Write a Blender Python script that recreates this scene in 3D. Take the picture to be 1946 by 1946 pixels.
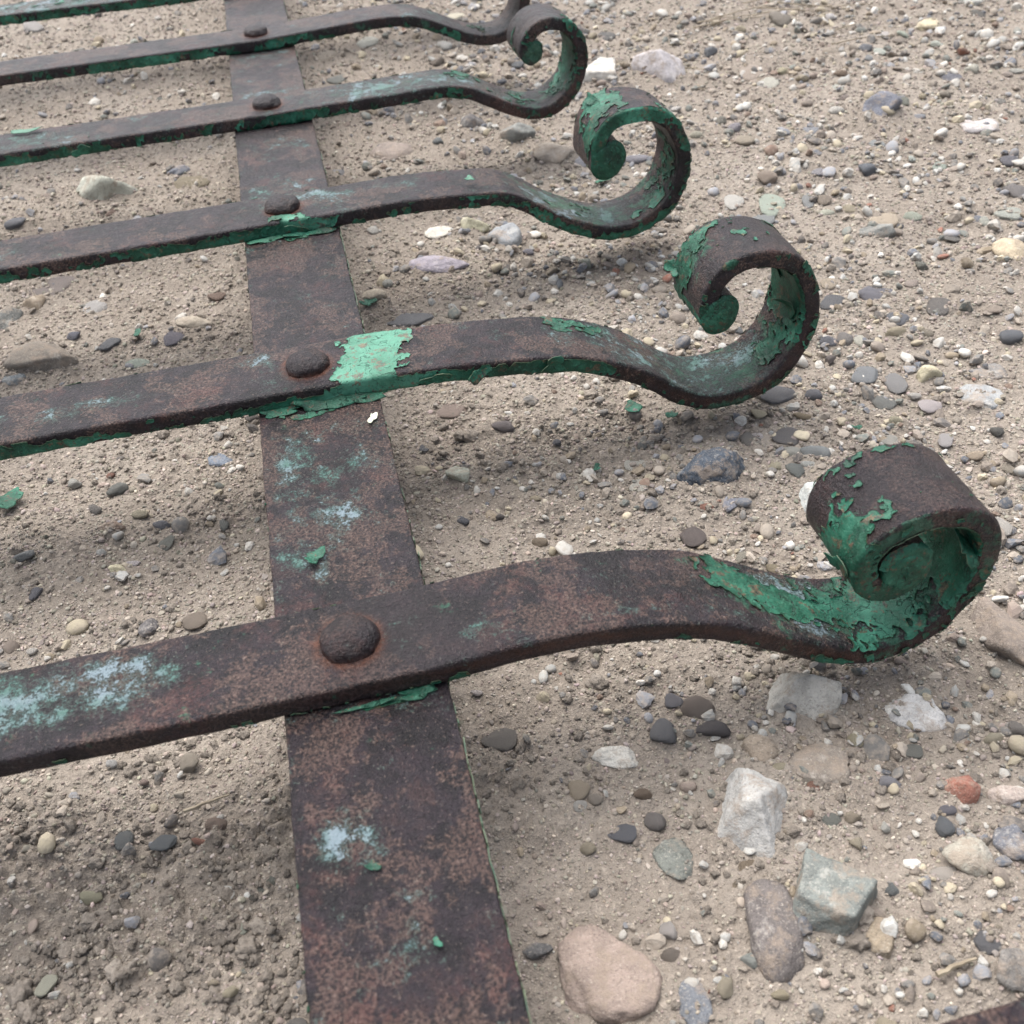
import bpy, math, random
import numpy as np

# ------------------------------------------------------------------ camera, sky, sun, exposure
scene = bpy.context.scene
for o in list(bpy.data.objects):
    bpy.data.objects.remove(o, do_unlink=True)
col = scene.collection
LIFT = 0.052                                   # the band's top face is 52 mm above the soil

cam_data = bpy.data.cameras.new('camera')
cam = bpy.data.objects.new('camera', cam_data)
col.objects.link(cam)
right = (0.97256223, -0.22452703, -0.06091239)
up = (0.19157256, 0.62437574, 0.75726804)
back = (-0.13199492, -0.74815944, 0.65025749)
from mathutils import Matrix, Vector
cam.matrix_world = Matrix(((right[0], up[0], back[0], 0.0102715),
                           (right[1], up[1], back[1], -0.2124495),
                           (right[2], up[2], back[2], 0.2283454 + LIFT),
                           (0, 0, 0, 1)))
cam_data.sensor_width = 36.0
cam_data.lens = 37.36
cam_data.clip_start = 0.01
cam_data.clip_end = 100.0
cam_data.dof.use_dof = True
cam_data.dof.focus_distance = 0.40
cam_data.dof.aperture_fstop = 26.0
scene.camera = cam

world = bpy.data.worlds.new('World')
scene.world = world
world.use_nodes = True
wn = world.node_tree
sky = wn.nodes.new('ShaderNodeTexSky')
sky.sky_type = 'NISHITA'
sky.sun_disc = False
sky.sun_elevation = math.radians(66)
sky.sun_rotation = math.radians(-20)
sky.dust_density = 4.0
sky.air_density = 1.0
hs = wn.nodes.new('ShaderNodeHueSaturation')   # cloud cover: the sky's colour is greyed evenly
hs.inputs['Saturation'].default_value = 0.50
wn.links.new(sky.outputs[0], hs.inputs['Color'])
bg = wn.nodes['Background']
wn.links.new(hs.outputs[0], bg.inputs['Color'])
bg.inputs['Strength'].default_value = 0.080

sun_data = bpy.data.lights.new('sun', 'SUN')
sun_data.energy = 1.5
sun_data.angle = math.radians(80)
sun_data.color = (1.0, 0.98, 0.95)
sun = bpy.data.objects.new('sun', sun_data)
col.objects.link(sun)
el, az = math.radians(66), math.radians(110)   # high, from behind the grille and a little to the left
sdir = Vector((math.cos(el) * math.cos(az), math.cos(el) * math.sin(az), math.sin(el)))
sun.rotation_euler = sdir.to_track_quat('Z', 'Y').to_euler()

scene.render.engine = 'CYCLES'
scene.view_settings.view_transform = 'Standard'
scene.view_settings.look = 'None'
scene.view_settings.gamma = 1.0
scene.view_settings.use_curve_mapping = False
scene.view_settings.exposure = 1.68

rng = np.random.default_rng(7)
random.seed(7)

# ------------------------------------------------------------------ noise helpers
_perm = np.random.default_rng(3).permutation(4096).astype(np.int64)
def _h(*a):
    r = np.zeros_like(a[0])
    for v in a:
        r = _perm[(r + v) & 4095]
    return r
def n2(x, y, seed=0):
    xi = np.floor(x).astype(np.int64); yi = np.floor(y).astype(np.int64)
    fx = x - xi; fy = y - yi
    ux = fx * fx * fx * (fx * (fx * 6 - 15) + 10); uy = fy * fy * fy * (fy * (fy * 6 - 15) + 10)
    def g(ix, iy, dx, dy):
        a = _h(ix & 4095, iy & 4095, np.full_like(ix, seed)) * (2 * math.pi / 4096)
        return np.cos(a) * dx + np.sin(a) * dy
    a = g(xi, yi, fx, fy); b = g(xi + 1, yi, fx - 1, fy)
    c = g(xi, yi + 1, fx, fy - 1); d = g(xi + 1, yi + 1, fx - 1, fy - 1)
    return 1.4 * ((a + (b - a) * ux) + ((c + (d - c) * ux) - (a + (b - a) * ux)) * uy)
def fbm2(x, y, f, oct=4, seed=0, gain=0.5):
    r = np.zeros_like(x); a = 1.0
    for k in range(oct):
        r = r + a * n2(x * f + 17.3 * k, y * f - 9.1 * k, seed + k); a *= gain; f *= 2.03
    return r
def n3(p, seed=0):
    i = np.floor(p).astype(np.int64); f = p - i
    u = f * f * (3 - 2 * f); r = 0
    for dx in (0, 1):
        for dy in (0, 1):
            for dz in (0, 1):
                v = _h((i[:, 0] + dx) & 4095, (i[:, 1] + dy) & 4095, (i[:, 2] + dz) & 4095, np.full(len(p), seed, dtype=np.int64)) / 2047.5 - 1
                w = (u[:, 0] if dx else 1 - u[:, 0]) * (u[:, 1] if dy else 1 - u[:, 1]) * (u[:, 2] if dz else 1 - u[:, 2])
                r = r + v * w
    return r

def smooth(a, b, x):
    t = np.clip((x - a) / (b - a), 0, 1); return t * t * (3 - 2 * t)

def np_mesh(name, V, F, smooth_shade=True):
    """mesh from a vertex array and a quad/tri index array (or a list of arrays of mixed sizes)"""
    m = bpy.data.meshes.new(name)
    if isinstance(F, np.ndarray):
        F = [F]
    F = [f for f in F if len(f)]
    m.vertices.add(len(V)); m.vertices.foreach_set('co', np.asarray(V, np.float32).ravel())
    nl = sum(f.size for f in F); npoly = sum(len(f) for f in F)
    m.loops.add(nl); m.polygons.add(npoly)
    m.loops.foreach_set('vertex_index', np.concatenate([f.ravel() for f in F]).astype(np.int32))
    tot = np.concatenate([np.full(len(f), f.shape[1]) for f in F]).astype(np.int32)
    st = np.concatenate([[0], np.cumsum(tot)[:-1]]).astype(np.int32)
    m.polygons.foreach_set('loop_start', st)
    m.polygons.foreach_set('use_smooth', np.full(npoly, smooth_shade))
    m.update(calc_edges=True)
    m.validate()
    return m
def add_obj(name, mesh, mat=None, parent=None):
    o = bpy.data.objects.new(name, mesh); col.objects.link(o)
    if mat is not None and mesh is not None and not mesh.materials:
        for mm in (mat if isinstance(mat, (list, tuple)) else [mat]):
            mesh.materials.append(mm)
    if parent is not None:
        o.parent = parent
    return o
def tag(o, label=None, cat=None, group=None, kind=None):
    if label: o['label'] = label
    if cat: o['category'] = cat
    if group: o['group'] = group
    if kind: o['kind'] = kind
    return o

# ------------------------------------------------------------------ materials
def srgb(r, g, b):
    f = lambda c: (c / 255 / 12.92) if c <= 10 else ((c / 255 + 0.055) / 1.055) ** 2.4
    return (f(r), f(g), f(b), 1.0)
class Mat:
    def __init__(s, name):
        s.m = bpy.data.materials.new(name); s.m.use_nodes = True
        s.t = s.m.node_tree; s.b = s.t.nodes['Principled BSDF']
    def n(s, kind, **kw):
        x = s.t.nodes.new('ShaderNode' + kind)
        for k, v in kw.items():
            if k in x.inputs.keys(): x.inputs[k].default_value = v
            else: setattr(x, k, v)
        return x
    def l(s, a, b): s.t.links.new(a, b)
    def noise(s, vec, scale, detail=4, rough=0.55, lac=2.0):
        x = s.n('TexNoise'); x.inputs['Scale'].default_value = scale; x.inputs['Detail'].default_value = detail
        x.inputs['Roughness'].default_value = rough; x.inputs['Lacunarity'].default_value = lac
        s.l(vec, x.inputs['Vector']); return x.outputs['Fac']
    def ramp(s, fac, stops):
        x = s.n('ValToRGB'); s.l(fac, x.inputs['Fac']); e = x.color_ramp.elements
        while len(e) < len(stops): e.new(0.5)
        for i, (p, c) in enumerate(stops):
            e[i].position = p; e[i].color = c if len(c) == 4 else (*c, 1)
        return x.outputs['Color']
    def mr(s, v, a, b, c=0.0, d=1.0):
        x = s.n('MapRange'); s.l(v, x.inputs['Value'])
        for k, q in zip(('From Min', 'From Max', 'To Min', 'To Max'), (a, b, c, d)): x.inputs[k].default_value = q
        return x.outputs['Result']
    def mix(s, fac, a, b, mode='MIX'):
        x = s.n('MixRGB', blend_type=mode)
        for sock, v in (('Fac', fac), ('Color1', a), ('Color2', b)):
            if hasattr(v, 'is_linked'): s.l(v, x.inputs[sock])
            else: x.inputs[sock].default_value = v
        return x.outputs['Color']
    def math(s, op, a, b=0.0):
        x = s.n('Math', operation=op)
        for i, v in enumerate((a, b)):
            if hasattr(v, 'is_linked'): s.l(v, x.inputs[i])
            else: x.inputs[i].default_value = v
        return x.outputs[0]
    def bump(s, h, strength, dist, prev=None):
        x = s.n('Bump'); x.inputs['Strength'].default_value = strength; x.inputs['Distance'].default_value = dist
        s.l(h, x.inputs['Height'])
        if prev is not None: s.l(prev, x.inputs['Normal'])
        return x.outputs['Normal']
    def coords(s, rand=True):
        tc = s.n('TexCoord')
        if not rand: return tc.outputs['Object']
        oi = s.n('ObjectInfo'); v = s.n('VectorMath', operation='ADD')
        mlt = s.n('Math', operation='MULTIPLY'); s.l(oi.outputs['Random'], mlt.inputs[0]); mlt.inputs[1].default_value = 13.0
        s.l(tc.outputs['Object'], v.inputs[0]); s.l(mlt.outputs[0], v.inputs[1]); return v.outputs[0]

W = (1, 1, 1, 1); K = (0, 0, 0, 1)

def soil_colour(s, vec):
    a = s.noise(vec, 12, 4, 0.6); b = s.noise(vec, 480, 3, 0.7); c = s.noise(vec, 90, 4, 0.65)
    base = s.ramp(a, [(0.3, srgb(130, 121, 111)), (0.55, srgb(143, 134, 124)), (0.75, srgb(156, 148, 138))])
    base = s.mix(s.mr(c, 0.3, 0.75, 0.0, 0.5), base, srgb(120, 110, 100))
    base = s.mix(s.mr(b, 0.57, 0.72, 0.0, 0.75), base, srgb(180, 169, 156))
    base = s.mix(s.mr(b, 0.43, 0.28, 0.0, 0.7), base, srgb(92, 83, 74))
    return base, b, c
def mat_soil():
    s = Mat('soil'); v = s.coords(False)
    base, b, c = soil_colour(s, v)
    s.l(base, s.b.inputs['Base Color'])
    s.b.inputs['Roughness'].default_value = 0.95; s.b.inputs['Specular IOR Level'].default_value = 0.15
    s.l(s.bump(s.math('ADD', b, s.math('MULTIPLY', c, 0.8)), 1.0, 0.0018), s.b.inputs['Normal']); return s.m
def mat_instanced(name, rough, soil):
    """colour of each crumb or grain comes from its own attribute"""
    s = Mat(name); at = s.n('Attribute', attribute_type='INSTANCER', attribute_name='tint')
    s.b.inputs['Roughness'].default_value = rough; s.b.inputs['Specular IOR Level'].default_value = 0.2
    if soil:
        s.l(at.outputs['Color'], s.b.inputs['Base Color']); return s.m
    v = s.coords(False); k = s.noise(v, 3.0, 4, 0.7)
    c = s.mix(s.mr(k, 0.42, 0.62, 0.0, 0.55), at.outputs['Color'], srgb(158, 146, 133))
    s.l(c, s.b.inputs['Base Color'])
    s.l(s.bump(k, 0.8, 0.0006), s.b.inputs['Normal']); return s.m
def mat_clod():
    s = Mat('soil_clod'); at = s.n('Attribute', attribute_type='INSTANCER', attribute_name='tint'); v = s.coords(False)
    k = s.noise(v, 5.0, 5, 0.75)
    c = s.mix(s.mr(k, 0.48, 0.34, 0.0, 0.6), at.outputs['Color'], srgb(88, 79, 70))
    c = s.mix(s.mr(k, 0.56, 0.70, 0.0, 0.6), c, srgb(178, 167, 154))
    s.l(c, s.b.inputs['Base Color']); s.b.inputs['Roughness'].default_value = 0.95; s.b.inputs['Specular IOR Level'].default_value = 0.15
    s.l(s.bump(k, 1.0, 0.0012), s.b.inputs['Normal']); return s.m
def mat_stone():
    s = Mat('stone'); v = s.coords(True); oi = s.n('ObjectInfo'); own = oi.outputs['Color']
    big = s.noise(v, 150, 5, 0.68); fine = s.noise(v, 1300, 3, 0.75); veins = s.noise(v, 70, 6, 0.75)
    c = s.mix(s.mr(big, 0.42, 0.62, 0.0, 0.5), own, s.mix(0.6, own, srgb(52, 50, 50)))
    c = s.mix(s.mr(veins, 0.56, 0.62, 0.0, 0.5), c, s.mix(0.5, own, srgb(214, 208, 198)))
    c = s.mix(s.mr(fine, 0.56, 0.70, 0.0, 0.55), c, srgb(62, 55, 50))
    c = s.mix(s.mr(fine, 0.44, 0.32, 0.0, 0.4), c, srgb(206, 196, 182))
    dust = s.noise(v, 95, 6, 0.78)
    c = s.mix(s.mr(dust, 0.51, 0.60, 0.0, 0.60), c, s.mix(s.mr(fine, 0.4, 0.6), srgb(128, 114, 100), srgb(164, 149, 134)))
    s.l(c, s.b.inputs['Base Color']); s.b.inputs['Roughness'].default_value = 0.85
    s.b.inputs['Specular IOR Level'].default_value = 0.25
    hgt = s.math('ADD', s.math('MULTIPLY', big, 1.6), s.math('ADD', s.math('MULTIPLY', fine, 0.4), s.math('MULTIPLY', dust, 0.6)))
    s.l(s.bump(hgt, 0.8, 0.0012), s.b.inputs['Normal']); return s.m
def mat_iron():
    s = Mat('rusted_iron'); v = s.coords(True)
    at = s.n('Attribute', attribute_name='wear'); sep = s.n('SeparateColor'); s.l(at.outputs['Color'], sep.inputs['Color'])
    resid, stain, fresh_shade, orange = sep.outputs[0], sep.outputs[1], sep.outputs[2], at.outputs['Alpha']
    a = s.noise(v, 70, 5, 0.7); b = s.noise(v, 210, 6, 0.78); c = s.noise(v, 1100, 3, 0.75); d = s.noise(v, 36, 4, 0.7)
    base = s.ramp(a, [(0.36, srgb(12, 9, 12)), (0.47, srgb(25, 19, 24)), (0.56, srgb(38, 30, 36)), (0.66, srgb(50, 36, 37))])
    tan = s.math('MULTIPLY', s.mr(s.math('ADD', b, s.math('MULTIPLY', s.math('SUBTRACT', d, 0.5), 2.2)), 0.51, 0.59), 0.56)
    base = s.mix(tan, base, s.mix(s.mr(c, 0.42, 0.58), srgb(34, 24, 25), srgb(106, 84, 74)))
    redm = s.math('MULTIPLY', s.mr(s.noise(v, 42, 4, 0.7), 0.54, 0.64), s.mr(b, 0.42, 0.54))
    base = s.mix(s.math('MULTIPLY', redm, 0.42), base, srgb(88, 54, 50))
    base = s.mix(s.mr(c, 0.46, 0.38, 0.0, 0.85), base, srgb(18, 14, 16))
    base = s.mix(s.mr(c, 0.61, 0.68, 0.0, 0.55), base, srgb(134, 118, 108))
    base = s.mix(s.math('MULTIPLY', fresh_shade, 0.75), base, s.mix(s.mr(c, 0.35, 0.65), srgb(24, 19, 20), srgb(48, 39, 41)))  # dark bare iron, and shade painted onto the bars' near sides
    base = s.mix(s.math('MULTIPLY', orange, s.mr(b, 0.35, 0.6, 0.1, 0.8)), base, srgb(92, 54, 36))
    # worn remains of paint: film of pale blue over teal, broken up by the pitting
    e = s.noise(v, 75, 7, 0.80)
    mm = s.math('ADD', s.math('ADD', resid, s.math('MULTIPLY', s.math('SUBTRACT', e, 0.5), 3.6)), s.math('MULTIPLY', s.math('SUBTRACT', c, 0.5), 1.3))
    teal = s.mr(mm, 0.53, 0.63); rm = s.mr(mm, 0.74, 0.82)
    base = s.mix(s.math('MULTIPLY', teal, 0.42), base, srgb(78, 98, 90))
    blue = s.mix(s.mr(d, 0.44, 0.58), srgb(86, 122, 114), srgb(134, 152, 162))
    base = s.mix(s.math('MULTIPLY', rm, 0.68), base, blue)
    sm = s.mr(s.math('ADD', stain, s.math('MULTIPLY', s.math('SUBTRACT', e, 0.5), -3.2)), 0.55, 0.75)
    base = s.mix(s.math('MULTIPLY', sm, 0.72), base, s.mix(s.mr(b, 0.42, 0.6), srgb(28, 76, 58), srgb(62, 112, 90)))
    s.l(base, s.b.inputs['Base Color'])
    s.l(s.mr(b, 0.3, 0.7, 0.25, 0.52), s.b.inputs['Roughness'])
    s.b.inputs['Specular IOR Level'].default_value = 0.36
    hgt = s.math('ADD', s.math('ADD', s.math('MULTIPLY', a, 1.2), s.math('MULTIPLY', b, 0.8)), s.math('ADD', s.math('MULTIPLY', c, 0.5), s.math('MULTIPLY', rm, 0.2)))
    s.l(s.bump(hgt, 1.0, 0.0015), s.b.inputs['Normal']); return s.m
def mat_paint():
    s = Mat('green_paint'); v = s.coords(True)
    fade = s.n('Attribute', attribute_name='fade').outputs['Fac']
    a = s.noise(v, 50, 4, 0.65); b = s.noise(v, 520, 4, 0.75); d = s.noise(v, 170, 5, 0.78)
    base = s.ramp(a, [(0.34, srgb(8, 50, 36)), (0.48, srgb(17, 72, 53)), (0.60, srgb(36, 98, 77)), (0.70, srgb(64, 130, 106))])
    base = s.mix(fade, base, s.ramp(a, [(0.4, srgb(54, 108, 86)), (0.58, srgb(78, 134, 112))]))
    base = s.mix(s.math('MULTIPLY', fade, s.mr(d, 0.58, 0.62, 0.0, 0.8)), base, srgb(128, 160, 140))
    base = s.mix(s.mr(b, 0.54, 0.70, 0.0, 0.42), base, srgb(92, 146, 122))
    base = s.mix(s.mr(d, 0.565, 0.60, 0.0, 0.8), base, s.mix(s.mr(b, 0.4, 0.6), srgb(40, 30, 29), srgb(104, 82, 62)))
    base = s.mix(s.mr(b, 0.42, 0.30, 0.0, 0.75), base, srgb(16, 36, 30))
    nz = s.n('TexNoise'); nz.inputs['Scale'].default_value = 90; nz.inputs['Detail'].default_value = 3; s.l(v, nz.inputs['Vector'])
    sc = s.n('VectorMath', operation='SCALE'); sc.inputs['Scale'].default_value = 0.03; s.l(nz.outputs['Color'], sc.inputs[0])
    wv = s.n('VectorMath', operation='ADD'); s.l(v, wv.inputs[0]); s.l(sc.outputs[0], wv.inputs[1])
    vo = s.n('TexVoronoi', feature='DISTANCE_TO_EDGE'); vo.inputs['Scale'].default_value = 120; s.l(wv.outputs[0], vo.inputs['Vector'])
    crack = s.math('MAXIMUM', s.mr(vo.outputs['Distance'], 0.0, 0.03), s.mr(d, 0.46, 0.50))
    base = s.mix(crack, s.mix(0.65, base, srgb(24, 26, 22)), base)
    s.l(base, s.b.inputs['Base Color'])
    s.l(s.mr(b, 0.3, 0.7, 0.42, 0.72), s.b.inputs['Roughness']); s.b.inputs['Specular IOR Level'].default_value = 0.4
    hgt = s.math('ADD', s.math('MULTIPLY', a, 1.6), s.math('ADD', s.math('MULTIPLY', crack, 0.5), s.math('ADD', s.math('MULTIPLY', d, 1.0), s.math('MULTIPLY', b, 0.3))))
    s.l(s.bump(hgt, 0.8, 0.0010), s.b.inputs['Normal']); return s.m
def mat_plain(name, c1, c2, scale, rough):
    s = Mat(name); v = s.coords(True); k = s.noise(v, scale, 5, 0.65)
    s.l(s.ramp(k, [(0.35, c1), (0.68, c2)]), s.b.inputs['Base Color'])
    s.b.inputs['Roughness'].default_value = rough
    s.l(s.bump(k, 0.4, 0.0005), s.b.inputs['Normal']); return s.m
M = dict(soil=mat_soil(), crumb=mat_instanced('soil_crumb', 0.95, True), grain=mat_instanced('gravel_grain', 0.85, False),
         clod=mat_clod(), stone=mat_stone(), iron=mat_iron(), paint=mat_paint(),
         primer=mat_plain('paint_edge', srgb(18, 62, 45), srgb(92, 100, 74), 300, 0.6),
         mint=mat_plain('sun_bleached_paint', srgb(30, 86, 64), srgb(60, 120, 95), 150, 0.5),
         pale=mat_plain('pale_undercoat', srgb(196, 214, 196), srgb(222, 212, 182), 200, 0.6),
         straw=mat_plain('dry_straw', srgb(128, 116, 98), srgb(160, 148, 128), 160, 0.8))

# ------------------------------------------------------------------ where the stones lie: x, y, yaw, length, width, height above the soil (m), kind, colour
BIG = [
    ('large pale grey angular rock with a shaded front face, right of the grille', 0.1038, -0.0494, -0.27, 0.0193, 0.0291, 0.0100, 'a', 'lgrey'),
    ('light grey chunky stone just below the nearest scroll', 0.1365, -0.0119, -0.28, 0.0195, 0.0152, 0.0101, 'a', 'lgrey'),
    ('white dusty flat stone half buried below and right of the nearest scroll', 0.1690, -0.0251, -0.28, 0.0184, 0.0165, 0.0024, 'f', 'white'),
    ('tan rounded stone above the large pale grey angular rock', 0.1164, -0.0265, -0.27, 0.0110, 0.0117, 0.0040, 'r', 'tan'),
    ('brown grey flat stone half buried beside the tan rounded stone', 0.1311, -0.0358, -0.27, 0.0184, 0.0161, 0.0024, 'f', 'greybrown'),
    ('terracotta red brick fragment near the right edge', 0.1661, -0.0567, -0.27, 0.0124, 0.0095, 0.0064, 'a', 'terra'),
    ('long dark grey rounded cobble lying beside the grey green slab', 0.0959, -0.0834, -1.78, 0.0274, 0.0137, 0.0058, 'c', 'dgrey'),
    ('grey green angular slab of stone at lower right', 0.1144, -0.0790, -0.26, 0.0221, 0.0215, 0.0071, 's', 'ggrey'),
    ('round mottled pale stone with a smaller pebble against its left side', 0.1562, -0.0786, -0.26, 0.0147, 0.0117, 0.0053, 'r', 'beige'),
    ('dark blue grey stone at the right edge beside the round mottled stone', 0.1704, -0.0766, -0.26, 0.0100, 0.0121, 0.0036, 'r', 'slate'),
    ('pale elongated stone at the right edge under the brick fragment', 0.1787, -0.0627, -0.27, 0.0119, 0.0060, 0.0031, 'r', 'beige'),
    ('flat tan stone touching the lower corner of the grey green slab', 0.1217, -0.0926, -0.26, 0.0099, 0.0108, 0.0013, 'f', 'tan'),
    ('grey blocky stone at the right edge near the bottom corner', 0.1496, -0.1099, -0.26, 0.0091, 0.0107, 0.0047, 'a', 'grey'),
    ('blue slate shard at the bottom edge beside the big pinkish stone', 0.0684, -0.0956, -0.25, 0.0085, 0.0137, 0.0011, 'f', 'slate'),
    ('grey green stone sunk in the soil left of the pale angular rock', 0.0773, -0.0547, -0.26, 0.0110, 0.0135, 0.0014, 'f', 'ggrey'),
    ('big pinkish rounded stone half buried at the bottom beside the band', 0.0496, -0.0831, -0.26, 0.0265, 0.0251, 0.0038, 'f', 'pink'),
    ('small charcoal stone touching the big pinkish stone on its left', 0.0325, -0.0716, -0.26, 0.0081, 0.0043, 0.0023, 'r', 'dark'),
    ('white broken shell-like chip lying on the soil below bar one', 0.0715, -0.0168, -0.27, 0.0144, 0.0086, 0.0013, 'f', 'white'),
    ('dark blue grey boulder under the scroll of the second bar', 0.1525, 0.1114, -0.30, 0.0275, 0.0226, 0.0099, 'r', 'slate2'),
    ('slate flake standing just below the dark blue grey boulder', 0.1553, 0.0930, -0.30, 0.0094, 0.0166, 0.0012, 'f', 'slate'),
    ('grey wedge of rock at the right edge below the nearest scroll', 0.2120, -0.0078, -1.57, 0.0309, 0.0155, 0.0071, 'a', 'greybrown'),
    ("grey stone partly hidden behind the nearest scroll's left side", 0.1845, 0.0802, -0.30, 0.0127, 0.0180, 0.0066, 'a', 'lgrey'),
    ('cream angular stone right of the second scroll', 0.2734, 0.1491, -0.32, 0.0117, 0.0096, 0.0061, 'a', 'cream'),
    ('broad flat blue grey stone near the right edge, beside the second scroll', 0.2836, 0.1268, -0.32, 0.0220, 0.0186, 0.0020, 'f', 'lilac'),
    ('flat dusty grey stone above the broad flat blue grey one', 0.2990, 0.1444, -0.32, 0.0169, 0.0143, 0.0015, 'f', 'grey'),
    ('white faceted rock with shaded side, right of the fourth scroll', 0.2873, 0.5711, -0.41, 0.0351, 0.0309, 0.0182, 'a', 'white'),
    ('white topped slab beside the fourth scroll, left of the faceted rock', 0.2495, 0.5949, -0.41, 0.0254, 0.0408, 0.0081, 's', 'white'),
    ('half dark half pale stone near the top right', 0.3966, 0.4328, -0.39, 0.0252, 0.0271, 0.0131, 'a', 'slate'),
    ('pale flat stone near the top right edge', 0.4507, 0.4011, -0.39, 0.0264, 0.0252, 0.0018, 'f', 'lgrey'),
    ('cream double lobed pebble near the top right corner', 0.5249, 0.5976, -0.44, 0.0188, 0.0237, 0.0056, 'r', 'cream'),
    ('cream mossy cobble at the right edge in the upper half', 0.3694, 0.2360, -0.35, 0.0192, 0.0207, 0.0069, 'r', 'cream'),
    ('grey green flat stone right of the third scroll in a pebble cluster', 0.3157, 0.2814, -0.35, 0.0195, 0.0097, 0.0068, 'a', 'ggrey'),
    ('dark brown block of stone below the straight part of the fourth bar', 0.1343, 0.5216, -0.39, 0.0180, 0.0134, 0.0086, 'a', 'dark'),
    ('grey stone half sunk under the fourth scroll', 0.1594, 0.4907, -0.38, 0.0234, 0.0158, 0.0104, 'a', 'grey'),
    ('flat grey tan stone beside the band, below the fourth bar', 0.0744, 0.4997, -0.38, 0.0280, 0.0350, 0.0026, 'f', 'greybrown'),
    ('pale lavender oval stone between the second and third bars', 0.0747, 0.3266, -0.34, 0.0343, 0.0172, 0.0047, 'r', 'lilac'),
    ('yellowish cream stone just below the third bar', 0.1026, 0.3612, -0.35, 0.0175, 0.0129, 0.0091, 'a', 'cream'),
    ('pale blue grey chunky stone beside the yellowish cream one', 0.1164, 0.3408, -0.35, 0.0183, 0.0180, 0.0095, 'a', 'lilac'),
    ('white flat stone below the third bar, left of the yellowish one', 0.0830, 0.3694, -0.35, 0.0168, 0.0159, 0.0014, 'f', 'white'),
    ('beige oval stone beside the band above the second bar', 0.0358, 0.3054, -0.34, 0.0143, 0.0120, 0.0045, 'r', 'beige'),
    ("pale rounded stone behind the third scroll's left side", 0.1745, 0.4509, -0.38, 0.0259, 0.0253, 0.0079, 'r', 'beige'),
    ('chunky pale grey angular rock between third and fourth bars at left', -0.1187, 0.4953, -0.37, 0.0416, 0.0301, 0.0195, 'a', 'lgrey'),
    ('dark slate stone right of the chunky pale grey rock, between bars', -0.0707, 0.5214, -0.37, 0.0158, 0.0149, 0.0044, 'r', 'slate'),
    ('large brown grey stone set in the soil above the second bar at left', -0.1352, 0.2992, -0.32, 0.0333, 0.0268, 0.0082, 's', 'greybrown'),
    ('dark stone at the left edge above the brown grey stone', -0.1606, 0.3495, -0.33, 0.0133, 0.0263, 0.0048, 'r', 'dark'),
    ('dark blue pebble at the left edge, below the brown grey stone', -0.1495, 0.2855, -0.32, 0.0111, 0.0117, 0.0040, 'r', 'slate'),
    ('pale beige oval stone left of the band, above the second bar', -0.0604, 0.3140, -0.33, 0.0197, 0.0107, 0.0040, 'r', 'beige'),
    ('beige rock at left under the third bar', -0.1490, 0.3635, -0.34, 0.0136, 0.0171, 0.0071, 'a', 'tan'),
    ('thin slate stone left of the band, just below the second bar', -0.0490, 0.1837, -0.31, 0.0112, 0.0084, 0.0009, 'f', 'slate'),
    ('pinkish brown oval pebble left of the band, in the second gap', -0.0930, 0.1468, -0.30, 0.0117, 0.0068, 0.0030, 'r', 'brown'),
    ('yellow cream pebble left of the band above the nearest bar', -0.0879, 0.1166, -0.29, 0.0083, 0.0047, 0.0042, 'a', 'cream'),
    ('dark slate pebble touching the far edge of the nearest bar', -0.0758, 0.0825, -0.28, 0.0074, 0.0092, 0.0027, 'r', 'dark'),
    ('pale greenish white stone right of the band, under the second bar', 0.0500, 0.1344, -0.30, 0.0102, 0.0090, 0.0053, 'a', 'pgreen'),
]
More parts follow.
